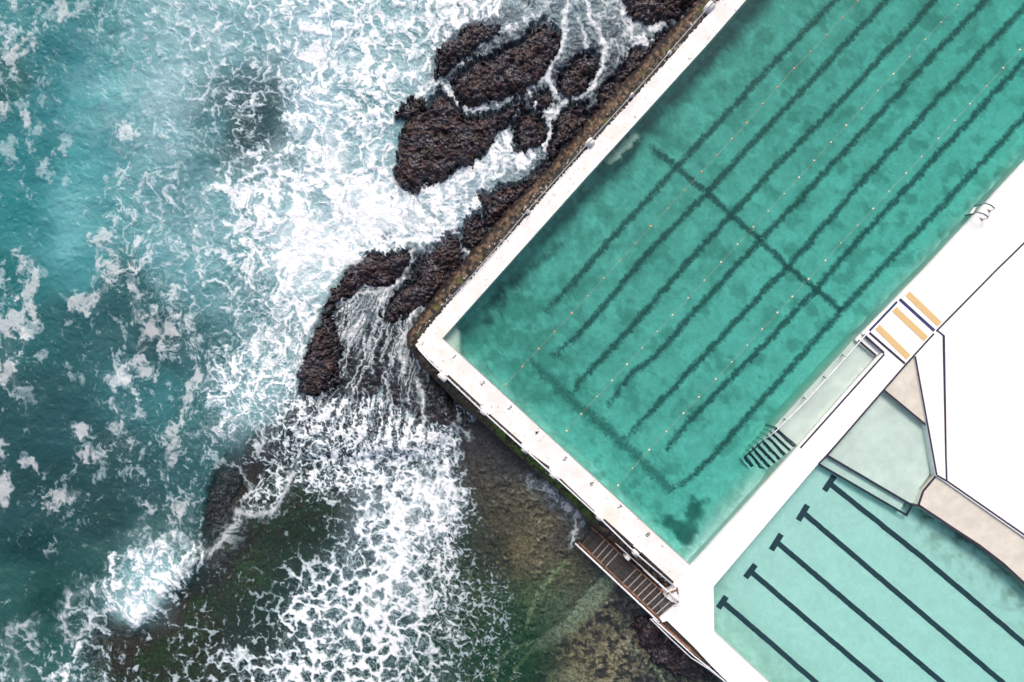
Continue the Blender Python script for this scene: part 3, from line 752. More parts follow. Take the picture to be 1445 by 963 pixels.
chainfence('pipe_railing', 'white pipe railing with square white blocks along the end wall beside green algae',
           [(625, 532), (683, 581), (741, 635), (780.5, 670), (845, 730), (896, 780)],
           [[(590, 492, .15), (606, 510, .15), (630, 533, .15), (680, 580, .15), (741, 635, .15), (780, 670, .15), (843, 728, .15), (895, 779, .15), (952, 828, .15)]],
           [(.6, .32), (.4, .3), (.4, .3), (.4, .28), (.34, .22), (.38, .3)], M['steel'], .045, R(-43))
for (a, c) in (((632, 530), (678, 573)), ((690, 585), (736, 626)), ((748, 641), (775, 660)), ((790, 676), (838, 722)), ((852, 733), (893, 770)), ((904, 780), (950, 822))):
    b = MB(); b.beam(P(a[0], a[1], -.02), P(c[0], c[1], -.02), .11, .10); b.build('gap', M['dark'], ew)

# --- staircase down to the sea ---------------------------------------------------------------
st = empty('staircase', P(885, 815, -2), 'grated steel staircase with rusty beams going down to the reef', 'staircase')
A0, A1 = np.array([821, 768.]), np.array([932, 872.])      # seaward side low end -> top
B0, B1 = np.array([838, 748.]), np.array([953, 853.])      # wall side
tt = [0, .07, .13, .185, .24, .30, .52, .585, .645, .705, .765, .825, .885, .945, 1.0]
zs = [-2.45, -2.25, -2.05, -1.85, -1.65, -1.45, -1.45, -1.27, -1.09, -.91, -.73, -.55, -.38, -.2]
def lerp(a, c, t): return a + (c - a) * t
for i in range(len(tt) - 1):
    if i == 6: pass
    z = zs[min(i, len(zs) - 1)]
    t0_, t1_ = tt[i], tt[i + 1]
    tr = empty('tread', (0, 0, 0)); tr.parent = st; tr.location = Vector((0, 0, 0)) 
    ns = max(4, int((t1_ - t0_) * 62)); b = MB()
    for k in range(ns):
        u = t0_ + (t1_ - t0_) * (k + .5) / ns
        a = lerp(A0, A1, u); c = lerp(B0, B1, u); b.beam(P(a[0], a[1], z), P(c[0], c[1], z), .045, .05)
    for w in (.22, .5, .78):
        p0 = lerp(lerp(A0, A1, t0_), lerp(B0, B1, t0_), w); p1 = lerp(lerp(A0, A1, t1_), lerp(B0, B1, t1_), w)
        b.beam(P(p0[0], p0[1], z - .05), P(p1[0], p1[1], z - .05), .03, .04)
    b.build('grating', M['grate'], tr)
    a = lerp(A0, A1, t0_ + .004); c = lerp(B0, B1, t0_ + .004); b = MB(); b.beam(P(a[0], a[1], z + .01), P(c[0], c[1], z + .01), .05, .06); b.build('nosing', M['nose'] if i > 1 else M['grate'], tr)
def rail3(o2, pts, r, name, m, parent):
    b = MB(); b.tube([P(*p) for p in pts], r, 8); return b.build(name, m, parent, True)
def zt(t): return float(np.interp(t, [0, .3, .52, 1], [-2.45, -1.45, -1.45, -.1]))
for (Q0, Q1, ox, oy) in ((A0, A1, -2.2, 2.4), (B0, B1, 2.4, -2.6)):
    for (ta, tb) in ((-.03, .3), (.3, .52), (.52, 1.01)):
        a = lerp(Q0, Q1, ta); c = lerp(Q0, Q1, tb); b = MB()
        b.beam(P(a[0] + ox * .3, a[1] + oy * .3, zt(ta) - .08), P(c[0] + ox * .3, c[1] + oy * .3, zt(tb) - .08), .09, .28); b.build('stringer', M['rust'], st)
    for dz, k, hn in ((.75, 1.0, 'handrail'), (.35, .6, 'handrail')):
        pts = []
        for t in (-.05, .1, .3, .52, .75, 1.02):
            a = lerp(Q0, Q1, t); pts.append((a[0] + ox * (1.0 + .9 * k), a[1] + oy * (1.0 + .9 * k), zt(t) + dz))
        rail3(None, pts, .032, hn, M['steel'], st)
    for t in (0, .3, .52, .76, 1):
        a = lerp(Q0, Q1, t); b = MB(); b.tube([P(a[0] + ox, a[1] + oy, zt(t) - .3), P(a[0] + ox * 1.7, a[1] + oy * 1.7, zt(t) + .74)], .03, 6); b.build('post', M['rust'], st, True)
b = MB()
for t in (.3, .52): 
    for Q0, Q1 in ((A0, A1), (B0, B1)):
        a = lerp(Q0, Q1, t); b = MB(); b.beam(P(a[0], a[1], -1.55), P(a[0], a[1], -4), .16, .16); b.build('pier', M['dark'], st)
b = MB(); b.prism(xy([(931, 873), (953, 854), (957, 859), (943, 876), (935, 879)]), -.25, -.02); b.build('top_plate', M['white'], st)
vs, fs = block_mb(884.5, 785, .30, .22, .8, R(-43), -1.4, 4); kb = MB().add(vs, fs).build('mooring_block', M['coping']); tag(kb, 'small square concrete block between the staircase and the end wall', 'block')
# landing slab between stair and wall with white corner pad and rusty brace
b = MB(); b.prism(xy([(938, 842), (951, 826), (955, 838), (955, 852), (948, 850)]), -1.6, -.05); pad = b.build('landing_pad', M['coping'], deck)
rb = empty('rusty_brace', P(955, 833, .1), 'bent rusty bracket and pipe at the head of the stairs', 'bracket')
b = MB(); b.beam(P(940, 838.5, .03), P(957, 832, .06), .07, .07); b.beam(P(955, 829, .03), P(957, 838, .04), .09, .06); b.build('bracket', M['rust'], rb)
b = MB(); b.tube([P(957, 835, .1), P(961, 842, .5), P(961, 848, .7), P(957, 854, .72), P(951, 856, .6)], .035, 8); b.build('pipe', M['steel'], rb, True)
# gangway along the lower edge of the deck
gw = empty('gangway', P(975, 905, -.3), 'narrow grated gangway with a rusty beam and white railing beside the deck', 'gangway')
b = MB()
for k in range(34):
    u = (k + .5) / 34; b.beam(P(936 + 44 * u, 880 + 39 * u, -.3), P(941.5 + 40 * u, 876 + 38.5 * u, -.3), .05, .05)
b.build('grating', M['grate'], gw)
b = MB(); b.beam(P(932, 880, -.18), P(979, 921, -.18), .13, .2); b.beam(P(979, 921, -.18), P(1002, 941, -.2), .06, .1); b.build('rust_beam', M['rust'], gw)
b = MB(); b.beam(P(926, 878, -.4), P(975, 920, -.4), .10, .2); b.build('timber_edge', M['nose'], gw)
for d, z in ((0, .55), (-3.2, .1)):
    b = MB(); b.tube([P(921 + d, 873 - d * .2, z), P(950 + d, 899 - d, z), P(978 + d, 925 - d, z), P(1002 + d * .3, 944 - d * .3, z), P(1026, 965, z), P(1200, 1139, z)], .04, 8); b.build('rail', M['steel'], gw, True)
for (x, y) in ((944, 898), (968, 921)):
    b = MB(); b.beam(P(x, y, -.2), P(x - 6, y + 9, -2.0), .07, .07); b.build('strut', M['rust'], gw)
b = MB(); b.tube([P(979, 917, .3), P(992, 928, .35), P(998, 938, .02)], .03, 6); b.beam(P(992, 929, .02), P(999, 939, .02), .08, .06); b.build('bent_bar', M['dark'], gw)

# ------------------------------------------------------------------ THE SEA
X0, X1, Y0, Y1 = -70, 1070, -70, 1035
Xp, Yp = np.meshgrid(np.arange(X0, X1, 1.0), np.arange(Y0, Y1, 1.0))
Xp = Xp.astype(f32); Yp = Yp.astype(f32)
DOM = [(1400, -400), (1053, 0), (828, 250), (624, 478), (975, 800), (1000, 870), (1100, 963), (1300, 1200), (1500, 600)]
domd = sdf(DOM, Xp, Yp)
w1x = fbm(Xp / 70, Yp / 70, 3, 1); w1y = fbm(Xp / 70, Yp / 70, 3, 2)
w2x = fbm(Xp / 22, Yp / 22, 3, 3); w2y = fbm(Xp / 22, Yp / 22, 3, 4)
w3x = fbm(Xp / 7, Yp / 7, 2, 5); w3y = fbm(Xp / 7, Yp / 7, 2, 6)
XA = Xp + 16 * w1x + 9 * w2x + 3 * w3x; YA = Yp + 16 * w1y + 9 * w2y + 3 * w3y
XB = Xp + 6 * w2x + 2.5 * w3x; YB = Yp + 6 * w2y + 2.5 * w3y
XC = Xp + 3.0 * w2x + 1.6 * w3x; YC = Yp + 3.0 * w2y + 1.6 * w3y

def lerpmap(pts, soft_=14, warp=True):
    GX, GY, acc = idw(pts, Xp, Yp, 8, 3.0, soft_)
    a = samplegrid(acc, GX[0, 0], GY[0, 0], 8, XB if warp else Xp, YB if warp else Yp)
    return a[..., 0] if a.shape[-1] == 1 else a

# foam cover, one digit per 50 px cell
COV = ["43334 44567 86885 57662",
       "42223 44467 75644 36761",
       "32113 43367 7653323410",
       "22124 42378 6554322100",
       "23143 33679 6654321000",
       "21244 37878 9877300000",
       "11254 55899 9983000000",
       "31264 45699 7540000000",
       "61425 44578 4333000000",
       "51134 44775 3333300000",
       "41253 47863 3333300000",
       "20142 37557 6664300000",
       "11342 33456 7783000000",
       "12223 30356 7772000000",
       "12213 40322 7882000000",
       "12124 42224 7871100000",
       "11236 33156 8863300000",
       "21425 31267 8753300000",
       "33431 24476 7643200000",
       "44533 34577 7643200000",
       "44533 34577 7643200000"]
direct = np.zeros(Xp.shape, f32)
cov = np.array([[int(c) for c in r.replace(' ', '')] for r in COV], float) / 9.0
covm = samplegrid(cov[..., None], 25, 25, 50, Xp + 22 * w1x + 14 * w2x, Yp + 22 * w1y + 14 * w2y)[..., 0].astype(f32)
covm *= .93

# soft greyish foam patches floating on the open water
PATCH = [[(17, 350), (28, 358), (50, 365), (52, 395), (54, 440), (45, 447), (28, 443), (22, 470), (22, 500), (-30, 500), (-20, 445), (22, 435), (32, 410), (35, 390), (24, 390), (22, 370)],
 [(95, 430), (105, 412), (125, 415), (145, 405), (150, 395), (157, 400), (140, 425), (125, 445), (110, 440), (97, 440)],
 [(125, 335), (140, 320), (165, 335), (185, 350), (188, 380), (180, 380), (165, 375), (155, 400), (145, 395), (135, 370), (128, 350)],
 [(178, 378), (192, 395), (200, 430), (212, 445), (205, 460), (185, 455), (182, 420)],
 [(195, 470), (215, 445), (240, 455), (255, 470), (235, 480), (215, 485), (210, 500), (195, 500), (185, 485)],
 [(-10, 505), (20, 515), (32, 540), (30, 550), (12, 545), (-10, 548)],
 [(175, 498), (205, 500), (215, 525), (222, 520), (222, 540), (205, 532), (188, 525)],
 [(155, 565), (175, 560), (180, 575), (172, 605), (162, 592)],
 [(60, 705), (68, 692), (100, 687), (123, 695), (110, 705), (85, 712), (70, 730), (65, 735), (62, 722), (50, 728)],
 [(190, 705), (200, 702), (215, 708), (250, 716), (262, 700), (272, 690), (278, 710), (275, 742), (255, 745), (240, 735), (215, 725), (200, 715)],
 [(114, 637), (125, 630), (140, 650), (130, 660), (116, 656)],
 [(280, 515), (262, 545), (255, 580), (250, 600), (258, 602), (270, 570), (290, 535)],
 [(8, 80), (25, 60), (40, 40), (42, 28), (55, 30), (57, 55), (48, 72), (30, 77), (18, 90), (28, 108), (14, 98), (3, 78)],
 [(10, -10), (28, 0), (24, 22), (12, 24), (5, 45), (2, 20)],
 [(-5, 140), (8, 145), (18, 165), (8, 172), (-5, 170)], [(28, 160), (36, 155), (40, 175), (34, 180)],
 [(165, 180), (190, 170), (200, 190), (180, 200), (168, 195)], [(80, 0), (98, -10), (96, 22), (84, 30)],
 [(0, 735), (0, 620), (10, 622), (8, 650), (14, 690)], [(28, 650), (45, 645), (58, 665), (72, 660), (68, 672), (52, 668), (35, 662)],
 [(110, 600), (124, 604), (121, 618), (104, 616), (100, 607)], [(238, 594), (252, 598), (256, 640), (238, 668), (230, 690), (236, 640), (232, 612)]]
pm = np.zeros(Xp.shape, f32)
for p in PATCH:
    a = np.array(p); x0, y0 = (a.min(0) - 35 - [X0, Y0]).astype(int).clip(0); x1, y1 = (a.max(0) + 35 - [X0, Y0]).astype(int)
    sl = (slice(y0, max(y1, 1)), slice(x0, max(x1, 1)))
    d = sdf(p, Xp[sl] + 5 * w2x[sl] + 4 * w3x[sl], Yp[sl] + 5 * w2y[sl] + 4 * w3y[sl])
    pm[sl] = np.maximum(pm[sl], sstep(-9, 5, d))

def pl(pts, w, amt=1.0, edge=.7, warp=1.0):
    """foam stream along pts with half width w"""
    a = np.array(pts); m_ = w * 2.5 + 16
    x0, y0 = (a.min(0) - m_ - [X0, Y0]).astype(int).clip(0); x1, y1 = (a.max(0) + m_ - [X0, Y0]).astype(int)
    sl = (slice(y0, max(y1, 1)), slice(x0, max(x1, 1)))
    d = linedist(pts, Xp[sl] + warp * (4 * w2x[sl] + 3 * w3x[sl]), Yp[sl] + warp * (4 * w2y[sl] + 3 * w3y[sl]))
    return sl, sstep(w * (1 + edge), w * (1 - edge), d) * amt
def pg(poly, w, amt=1.0, wob=1.0):
    a = np.array(poly); x0, y0 = (a.min(0) - 30 - [X0, Y0]).astype(int).clip(0); x1, y1 = (a.max(0) + 30 - [X0, Y0]).astype(int)
    sl = (slice(y0, max(y1, 1)), slice(x0, max(x1, 1)))
    d = sdf(poly, Xp[sl] + wob * (5 * w2x[sl] + 3.5 * w3x[sl]), Yp[sl] + wob * (5 * w2y[sl] + 3.5 * w3y[sl]))
    return sl, sstep(-w, w, d) * amt

# ---- the shelf: where rock and reef lie shallow, and the rock outcrops -----------
REEF = [(1100, -100), (700, -100), (735, 10), (700, 20), (665, 28), (640, 45), (617, 70), (606, 105), (585, 130), (562, 160), (560, 210), (556, 250), (530, 300), (505, 340), (497, 365), (470, 400), (450, 450), (425, 500), (413, 555), (385, 590), (350, 615), (310, 640), (292, 690), (283, 745), (262, 800), (235, 845), (192, 888), (150, 862), (125, 888), (108, 930), (90, 980), (60, 1050), (1200, 1100), (1200, 700)]
reefd = sdf(REEF, XB, YB)
SHELF = [(470, 395), (500, 372), (575, 355), (620, 400), (590, 480), (625, 550), (650, 600), (600, 640), (520, 640), (440, 640), (400, 610), (415, 560), (440, 480)]
shelf = sstep(-18, 14, sdf(SHELF, XB, YB))
UPCH = [(1100, -100), (720, -40), (690, 20), (610, 60), (560, 150), (540, 290), (500, 350), (560, 380), (620, 350), (760, 260), (900, 100), (1000, -20)]
upch = sstep(-16, 14, sdf(UPCH, XB, YB))
bed_z = -4.2 + 1.55 * sstep(-12, 22, reefd) + .5 * shelf + .55 * upch
bed_z = bed_z + fbm(Xp / 30, Yp / 30, 4, 60) * .12 + fbm(Xp / 9, Yp / 9, 5, 61, .65) * .13
flat = sstep(620, 720, Xp) * sstep(560, 700, Yp)
bed_z += flat * .08

# ---- foam texture fields ---------------------------------------------------------
def lace(s, seed, x=XA, y=YA, k=1.0):
    f1, f2 = worley(x / s, y / s, seed); return rank(-(f2 - f1) * k + .0 * f1)
T_big = rank(.62 * lace(21, 3) + .30 * lace(10, 4, XB, YB) + .34 * rank(fbm(Xp / 40, Yp / 40, 5, 71, .6)) + .08 * w3x)
T_sml = rank(.55 * lace(11, 8, XA, YA) + .35 * lace(6, 9, XB, YB) + .35 * rank(fbm(Xp / 16, Yp / 16, 4, 72, .6)))
XS = XA + 16 * w1x; YS = YA + 16 * w1y
rid = fbm(XS / 22 + 3, YS / 34, 5, 73, .62, ridge=True)
rid2 = fbm(XS / 10 + 9, YS / 15, 4, 74, .6, ridge=True)
T_swl = rank(.55 * rank(rid) + .35 * rank(rid2) + .30 * lace(16, 12, XA, YA) + .12 * rank(fbm(Xp / 50, Yp / 50, 3, 75)))
T_pat = rank(fbm(XB / 26, YB / 34, 7, 76, .66) + .12 * lace(9, 14, XB, YB))
th = np.arctan2(Yp - 315, Xp - 590); rr = np.hypot(Yp - 315, Xp - 590)
ux = th * 26 + .55 * w2x + .35 * w3x + .9 * w1x; uy = rr / 62 + .5 * w1y
T_str = rank(.6 * rank(fbm(ux, uy, 4, 77, .62, ridge=True)) + .28 * rank(fbm(ux * 2.3, uy * 2.0, 3, 78, .6, ridge=True)) + .25 * lace(9, 15, XB, YB) * 0 + .12 * rank(fbm(Xp / 20, Yp / 20, 3, 79)))
T_mix = rank(.5 * T_str + .5 * T_sml)

W = lerpmap([  # x, y, big, small, swirl, patch, streak, mix
 (20, 50, 0, .2, .3, 1, 0, 0), (60, 200, 0, 0, .2, 1, 0, 0), (60, 500, 0, 0, 0, 1, 0, 0), (120, 640, 0, .2, .3, 1, 0, 0), (60, 780, 0, .2, .3, 1, 0, 0), (30, 940, .8, 0, .6, .3, 0, 0),
 (180, 80, 0, .4, 1, .6, 0, 0), (230, 220, 0, .2, 1, .5, 0, 0), (200, 320, 0, 0, 1, .7, 0, 0), (300, 70, 1, 0, .4, 0, 0, 0), (350, 60, 1, 0, .3, 0, 0, 0), (350, 150, 1, .5, .1, 0, 0, 0), (335, 175, 1, .5, .1, 0, 0, 0), (340, 120, 1, .4, .1, 0, 0, 0),
 (430, 60, .6, 0, 1, 0, 0, 0), (430, 150, .6, 0, 1, 0, 0, 0), (300, 380, 1, 0, .7, 0, 0, 0), (330, 300, .8, 0, 1, 0, 0, 0), (430, 350, .5, 0, 1, .2, 0, 0), (430, 450, .6, .2, 1, 0, 0, 0),
 (550, 60, .7, .2, .8, 0, 0, 0), (540, 180, .6, .5, .8, 0, 0, 0), (520, 270, .3, 0, 1, .4, 0, 0), (600, 310, .2, 0, 1, .6, 0, 0), (680, 240, .2, .2, 1, .4, 0, 0),
 (340, 540, .2, .8, 1, 0, 0, 0), (290, 620, .2, .6, 1, .2, 0, 0), (250, 500, 0, 0, .5, 1, 0, 0), (180, 780, 0, .4, 1, .2, 0, 0), (230, 830, 0, .3, 1, .4, 0, 0), (130, 820, .2, .2, 1, .2, 0, 0), (210, 720, 0, 0, .4, 1, 0, 0),
 (500, 480, 0, 0, 0, 0, 1, 0), (560, 520, 0, 0, 0, 0, 1, 0), (520, 430, 0, 0, 0, 0, 1, 0), (440, 590, 0, .6, 0, 0, 0, 1), (400, 640, 0, 1, .3, 0, 0, .5), (500, 580, 0, 0, 0, 0, .5, 1), (570, 600, 0, 0, 0, 0, .6, 1),
 (470, 650, .2, 1, .2, 0, 0, .4), (560, 660, .6, .6, .2, .2, 0, .5), (540, 720, .8, .5, .2, .3, 0, 0), (600, 700, .7, .4, .2, .4, 0, 0), (420, 820, 1, .1, 0, 0, 0, 0), (380, 900, 1, .1, 0, 0, 0, 0), (480, 850, 1, .3, 0, 0, 0, 0), (550, 820, .9, .3, 0, .3, 0, 0), (560, 900, 1, .3, 0, 0, 0, 0),
 (280, 900, 1, .2, 0, 0, 0, 0), (380, 690, 0, 1, .5, 0, 0, 0), (680, 850, .1, 1, .3, .2, 0, 0), (660, 780, .1, 1, .3, 0, 0, 0), (800, 60, 0, .3, 1, .3, 0, 0)], 30)
T = (W * np.stack([T_big, T_sml, T_swl, T_pat, T_str, T_mix], -1)).sum(-1) / W.sum(-1)
T = .5 * T + .5 * rank(T)

# channels and streams between the rocks
add = np.zeros(Xp.shape, f32); cut = np.zeros(Xp.shape, f32)
def A_(r, mode='max'):
    sl, v = r; add[sl] = np.maximum(add[sl], v)
    if mode == 's': direct[sl] = np.maximum(direct[sl], v)
def S_(pts, w, amt=.9, halo=.35, hw=2.6):
    """a stream: a bright thready core in a thin translucent sheet"""
    sl, v = pl(pts, w, amt, .8, 1.3); direct[sl] = np.maximum(direct[sl], v * ((.72 + .45 * T[sl]) if w < 3.9 else (.30 + .95 * sstep(.15, .75, T[sl]))))
    sl, v = pl(pts, w * hw, halo, .8, 1.6); direct[sl] = np.maximum(direct[sl], v * (.12 + 1.5 * sstep(.45, .85, T[sl])))
def C_(r):
    sl, v = r; cut[sl] = np.maximum(cut[sl], v)
# quiet areas first
C_(pg([(1100, -100), (700, -60), (740, 20), (700, 30), (665, 30), (640, 48), (617, 75), (606, 105), (585, 130), (562, 160), (560, 240), (600, 262), (650, 240), (690, 205), (725, 180), (760, 210), (780, 235), (1000, 60)], 6, 1))
C_(pg([(470, 395), (500, 374), (575, 360), (625, 345), (760, 250), (600, 470), (640, 545), (650, 600), (600, 600), (540, 560), (480, 560), (430, 560), (418, 540), (440, 470)], 8, .80))
C_(pg([(640, 590), (690, 600), (800, 720), (1000, 960), (1100, 1100), (760, 1100), (740, 960), (720, 820), (690, 740), (665, 660)], 10, 1))
C_(pg([(355, 660), (400, 655), (425, 690), (450, 720), (470, 775), (430, 790), (400, 775), (370, 790), (350, 830), (300, 870), (240, 890), (200, 895), (235, 855), (265, 815), (290, 775), (330, 745)], 9, .45))
C_(pg([(330, 650), (345, 665), (335, 700), (322, 745), (300, 765), (283, 755), (292, 700), (308, 665)], 4, .9))
covm = covm * (1 - cut)
S_([(590, 130), (605, 119), (625, 108), (648, 92), (675, 70), (700, 52), (720, 45), (740, 32), (752, 25)], 4.5, .86)
S_([(575, 150), (600, 128), (618, 118)], 7, .7)
S_([(622, 120), (634, 132), (645, 148), (655, 157), (680, 157), (700, 152)], 4, .8); S_([(655, 158), (675, 156), (700, 150), (725, 140), (745, 133)], 4.5, .72)
S_([(800, 0), (797, 30), (795, 55), (790, 75), (776, 95), (772, 115), (782, 132), (800, 143), (820, 142), (835, 127), (847, 98), (853, 72), (846, 50), (832, 35), (828, 12), (820, -20)], 3.8, .9)
S_([(776, 100), (768, 112), (752, 125), (742, 134), (730, 150), (722, 170)], 4.2, .84); S_([(750, 142), (762, 158), (772, 160), (784, 158)], 4.5, .86)
S_([(800, 143), (786, 158), (774, 174), (774, 200), (770, 215)], 3.4, .84); S_([(779, 122), (782, 145), (775, 165)], 3, .6)
S_([(868, -20), (878, 20), (893, 48), (905, 60), (920, 68)], 12, .78); S_([(905, 55), (925, 42), (945, 34), (958, 28)], 5, .8); S_([(845, 5), (862, 30), (880, 50), (900, 66)], 7, .66)
S_([(920, 62), (921, 72)], 3, .9); S_([(870, 8), (848, -10), (815, 5)], 9, .5); S_([(958, 16), (972, 6), (985, -8)], 4, .7)
S_([(822, 66), (827, 72), (822, 50), (816, 30)], 2, .75); S_([(780, 50), (768, 20), (760, -10)], 9, .5); S_([(735, 5), (755, 28), (770, 20)], 4, .62); S_([(840, 20), (860, 60), (872, 76)], 9, .50)
A_(pg([(724, 172), (733, 182), (727, 216), (745, 214), (772, 200), (780, 222), (755, 226), (742, 244), (720, 252), (700, 260), (680, 275), (676, 300), (652, 318), (632, 345), (605, 366), (560, 356), (520, 362), (485, 372), (470, 350), (530, 325), (560, 288), (590, 272), (627, 250), (666, 232), (694, 200)], 7, .80))
A_(pg([(700, 200), (722, 184), (722, 215), (735, 228), (700, 250), (640, 262), (600, 290), (570, 330), (520, 350), (560, 300), (640, 250)], 10, .90))
S_([(585, 355), (580, 375), (571, 392), (552, 407), (541, 425)], 3.4, .92); S_([(546, 412), (538, 430), (522, 444), (508, 458), (498, 475)], 7, .74)
S_([(552, 407), (530, 415), (505, 412), (480, 425), (462, 432)], 2.4, .7); S_([(540, 408), (515, 404), (500, 420), (470, 438)], 2.2, .62); S_([(536, 435), (532, 455), (520, 490)], 2, .72)
S_([(588, 438), (580, 452), (572, 475), (567, 495), (571, 525)], 2.8, .85); S_([(592, 436), (600, 434)], 3, .6)
S_([(590, 535), (598, 560), (600, 590), (596, 622)], 2.2, .8); S_([(592, 395), (598, 398), (600, 390)], 2, .6); S_([(655, 352), (662, 357)], 3, .95); S_([(686, 320), (692, 322)], 2.2, .95); S_([(722, 286), (723, 288)], 3, .9); S_([(628, 390), (634, 382)], 2.2, .7); S_([(600, 415), (610, 420), (618, 408)], 2.5, .6)
S_([(752, 678), (772, 690), (790, 705), (806, 720), (818, 727)], 6.0, .68); S_([(815, 728), (813, 745), (808, 768)], 1.8, .8)
A_(pg([(332, 712), (345, 728), (375, 727), (392, 713), (408, 680), (412, 640), (398, 640), (372, 665), (350, 690)], 5, .56)); S_([(335, 722), (360, 729), (385, 720), (402, 697), (412, 665)], 3.5, .74)
S_([(336, 730), (325, 752), (308, 770), (290, 782), (278, 772)], 6, .66); S_([(310, 650), (335, 660), (350, 680), (353, 690)], 1.5, .55)
A_(pg([(150, 778), (175, 780), (190, 765), (200, 775), (235, 745), (262, 752), (290, 765), (292, 790), (270, 818), (245, 838), (225, 866), (192, 890), (172, 870), (140, 845), (112, 836), (130, 824), (158, 810)], 6, .62))
A_(pg([(262, 775), (285, 790), (262, 820), (238, 842), (218, 866), (192, 889), (178, 872), (205, 848), (232, 815)], 5, .86)); S_([(100, 845), (125, 832), (150, 835), (175, 862), (190, 884)], 5, .72); S_([(98, 850), (88, 868), (92, 890), (108, 900), (128, 880), (145, 862), (162, 860)], 4.5, .62)
A_(pg([(108, 905), (95, 930), (70, 950), (50, 990), (95, 990), (102, 945), (118, 912)], 5, .72)); S_([(45, 880), (22, 885), (12, 910), (28, 935), (32, 970)], 5, .52); S_([(25, 880), (40, 895), (55, 912)], 2, .6)
S_([(365, 640), (372, 610), (345, 595), (325, 590)], 3, .55); S_([(272, 615), (290, 605), (318, 612), (330, 622)], 5, .5); S_([(640, 598), (655, 608), (662, 615)], 2.5, .6)
rnr = random.Random(5)
for k_ in range(210):   # thin runnels fanning down the shelf
    a_ = R(rnr.uniform(86, 172)); r0 = rnr.uniform(95, 250); n_q = rnr.randint(3, 8); pts = []; ph = rnr.uniform(0, 6)
    if a_ < R(100) and r0 < 120: r0 += 40
    for q in range(n_q):
        r_ = r0 + q * 13; aa = a_ + .022 * math.sin(q * .9 + ph) - .010 * q * (a_ - R(95)); pts.append((585 + math.cos(aa) * r_, 310 + math.sin(aa) * r_))
    S_(pts, rnr.uniform(.55, 1.2), rnr.uniform(.35, .95), .12, 3)
covm = np.maximum(covm, .52 * np.exp(-((Xp - 343) ** 2 + (Yp - 150) ** 2) / 55.0 ** 2))
covm = np.maximum(covm, add)
covm = np.maximum(covm, pm * .80)
covm *= 1 - .9 * sstep(3, 12, reefd) * 0

v = T - (1 - covm)
fil = np.zeros(Xp.shape, f32)
for s_, th_, sd_, a_ in ((30, .030, 201, 1.0), (17, .045, 202, .9), (9, .075, 203, .7), (48, .02, 204, 1.0)):
    n_ = perlin(XA / s_ + sd_, YA / s_, sd_) + .35 * perlin(XB / (s_ * .45), YB / (s_ * .45), sd_ + 50)
    fil = np.maximum(fil, a_ * sstep(th_ * 1.6, th_ * .3, np.abs(n_)) * (.5 + .5 * sstep(-.2, .3, perlin(Xp / 45, Yp / 45, sd_ + 7))))
fil *= sstep(.16, .55, covm) * (1 - .75 * cut) * (1 - .7 * sstep(.9, 1.2, pm + covm))
core = sstep(.06, .55, v + .12 * fil)
foam = (.58 * sstep(-.02, .14, v) + .44 * core) * sstep(0.0, .08, covm)
foam = np.maximum(foam, fil * .85 * sstep(.2, .6, covm))
fine = fbm(XB / 4.5, YB / 4.5, 4, 88, .7); vfine = fbm(Xp / 2.6, Yp / 2.6, 2, 89)
# small flecks and specks over the patchy water
fl = sstep(.24, .50, fbm(XB / 4.0, YB / 5.2, 3, 90, .6)) * sstep(.05, .4, samplegrid(cov[..., None], 25, 25, 50, Xp, Yp)[..., 0]) * sstep(-.2, .2, w1x + w2y) * (1 - cut)
foam = np.maximum(foam * np.clip(.88 + .25 * core + .30 * fine + .12 * vfine, 0, 1.1), fl * .45)
foam = np.clip(np.maximum(foam, direct * (.9 + .25 * fine)), 0, 1)
core = np.maximum(core, sstep(.2, .8, direct) * .9)
dense = sstep(.76, .98, covm + .10 * w1x + .08 * w2x)
veil = rank(fbm(XA / 34, YA / 34, 5, 91, .6))
milky_dummy = 0
milky = lerpmap([(20, 50, .1), (60, 300, .0), (60, 600, 0), (100, 300, .15), (200, 60, .25), (230, 150, .65), (240, 30, .7), (300, 60, .7), (340, 120, 0), (340, 150, 0), (350, 180, 0), (368, 160, .05), (318, 160, .1), (290, 120, .6), (280, 330, .55), (380, 60, .75), (340, 270, .65), (390, 240, .8), (330, 430, .5), (400, 480, .6), (430, 60, .6), (480, 100, .7), (430, 180, .65), (450, 280, .9), (480, 320, .9), (430, 400, .7), (400, 450, .5), (350, 540, .45), (350, 330, .4), (300, 400, .3), (520, 40, .4), (540, 150, .4), (530, 260, .85), (600, 300, .8), (680, 240, .7), (560, 350, .5),
                 (230, 800, .7), (150, 800, .2), (230, 860, .5), (300, 480, .1), (250, 560, .1), (200, 400, .1), (550, 700, .45), (600, 720, .5), (560, 820, .45), (480, 860, .3), (400, 850, .15), (350, 750, 0), (500, 480, 0), (600, 560, 0), (700, 700, 0), (800, 900, 0), (600, 920, .15), (690, 850, 0.05), (900, 30, .35), (800, 20, .35), (700, 100, .05), (150, 700, 0), (60, 900, 0), (60, 780, 0), (280, 850, 0), (330, 820, 0), (250, 900, 0), (300, 800, 0), (265, 838, 0), (200, 915, 0), (400, 770, 0), (340, 870, 0), (300, 930, 0), (130, 920, 0), (420, 700, 0), (100, 800, 0), (300, 700, 0)], 25) * (1 - .5 * cut)
foam = np.clip(np.maximum(foam, np.clip(milky - .10, 0, 1) * sstep(.15, .8, veil * .55 + T * .55) * .62 * (1 + .5 * fine)), 0, 1)
foam = np.maximum(foam, dense * (.58 + .34 * veil + .12 * fine)); core = np.maximum(core, dense * (.45 + .5 * sstep(.3, .8, veil)))
pf = pm * (1 - add)
foam *= 1 - .50 * pf * (1 - core * .4)
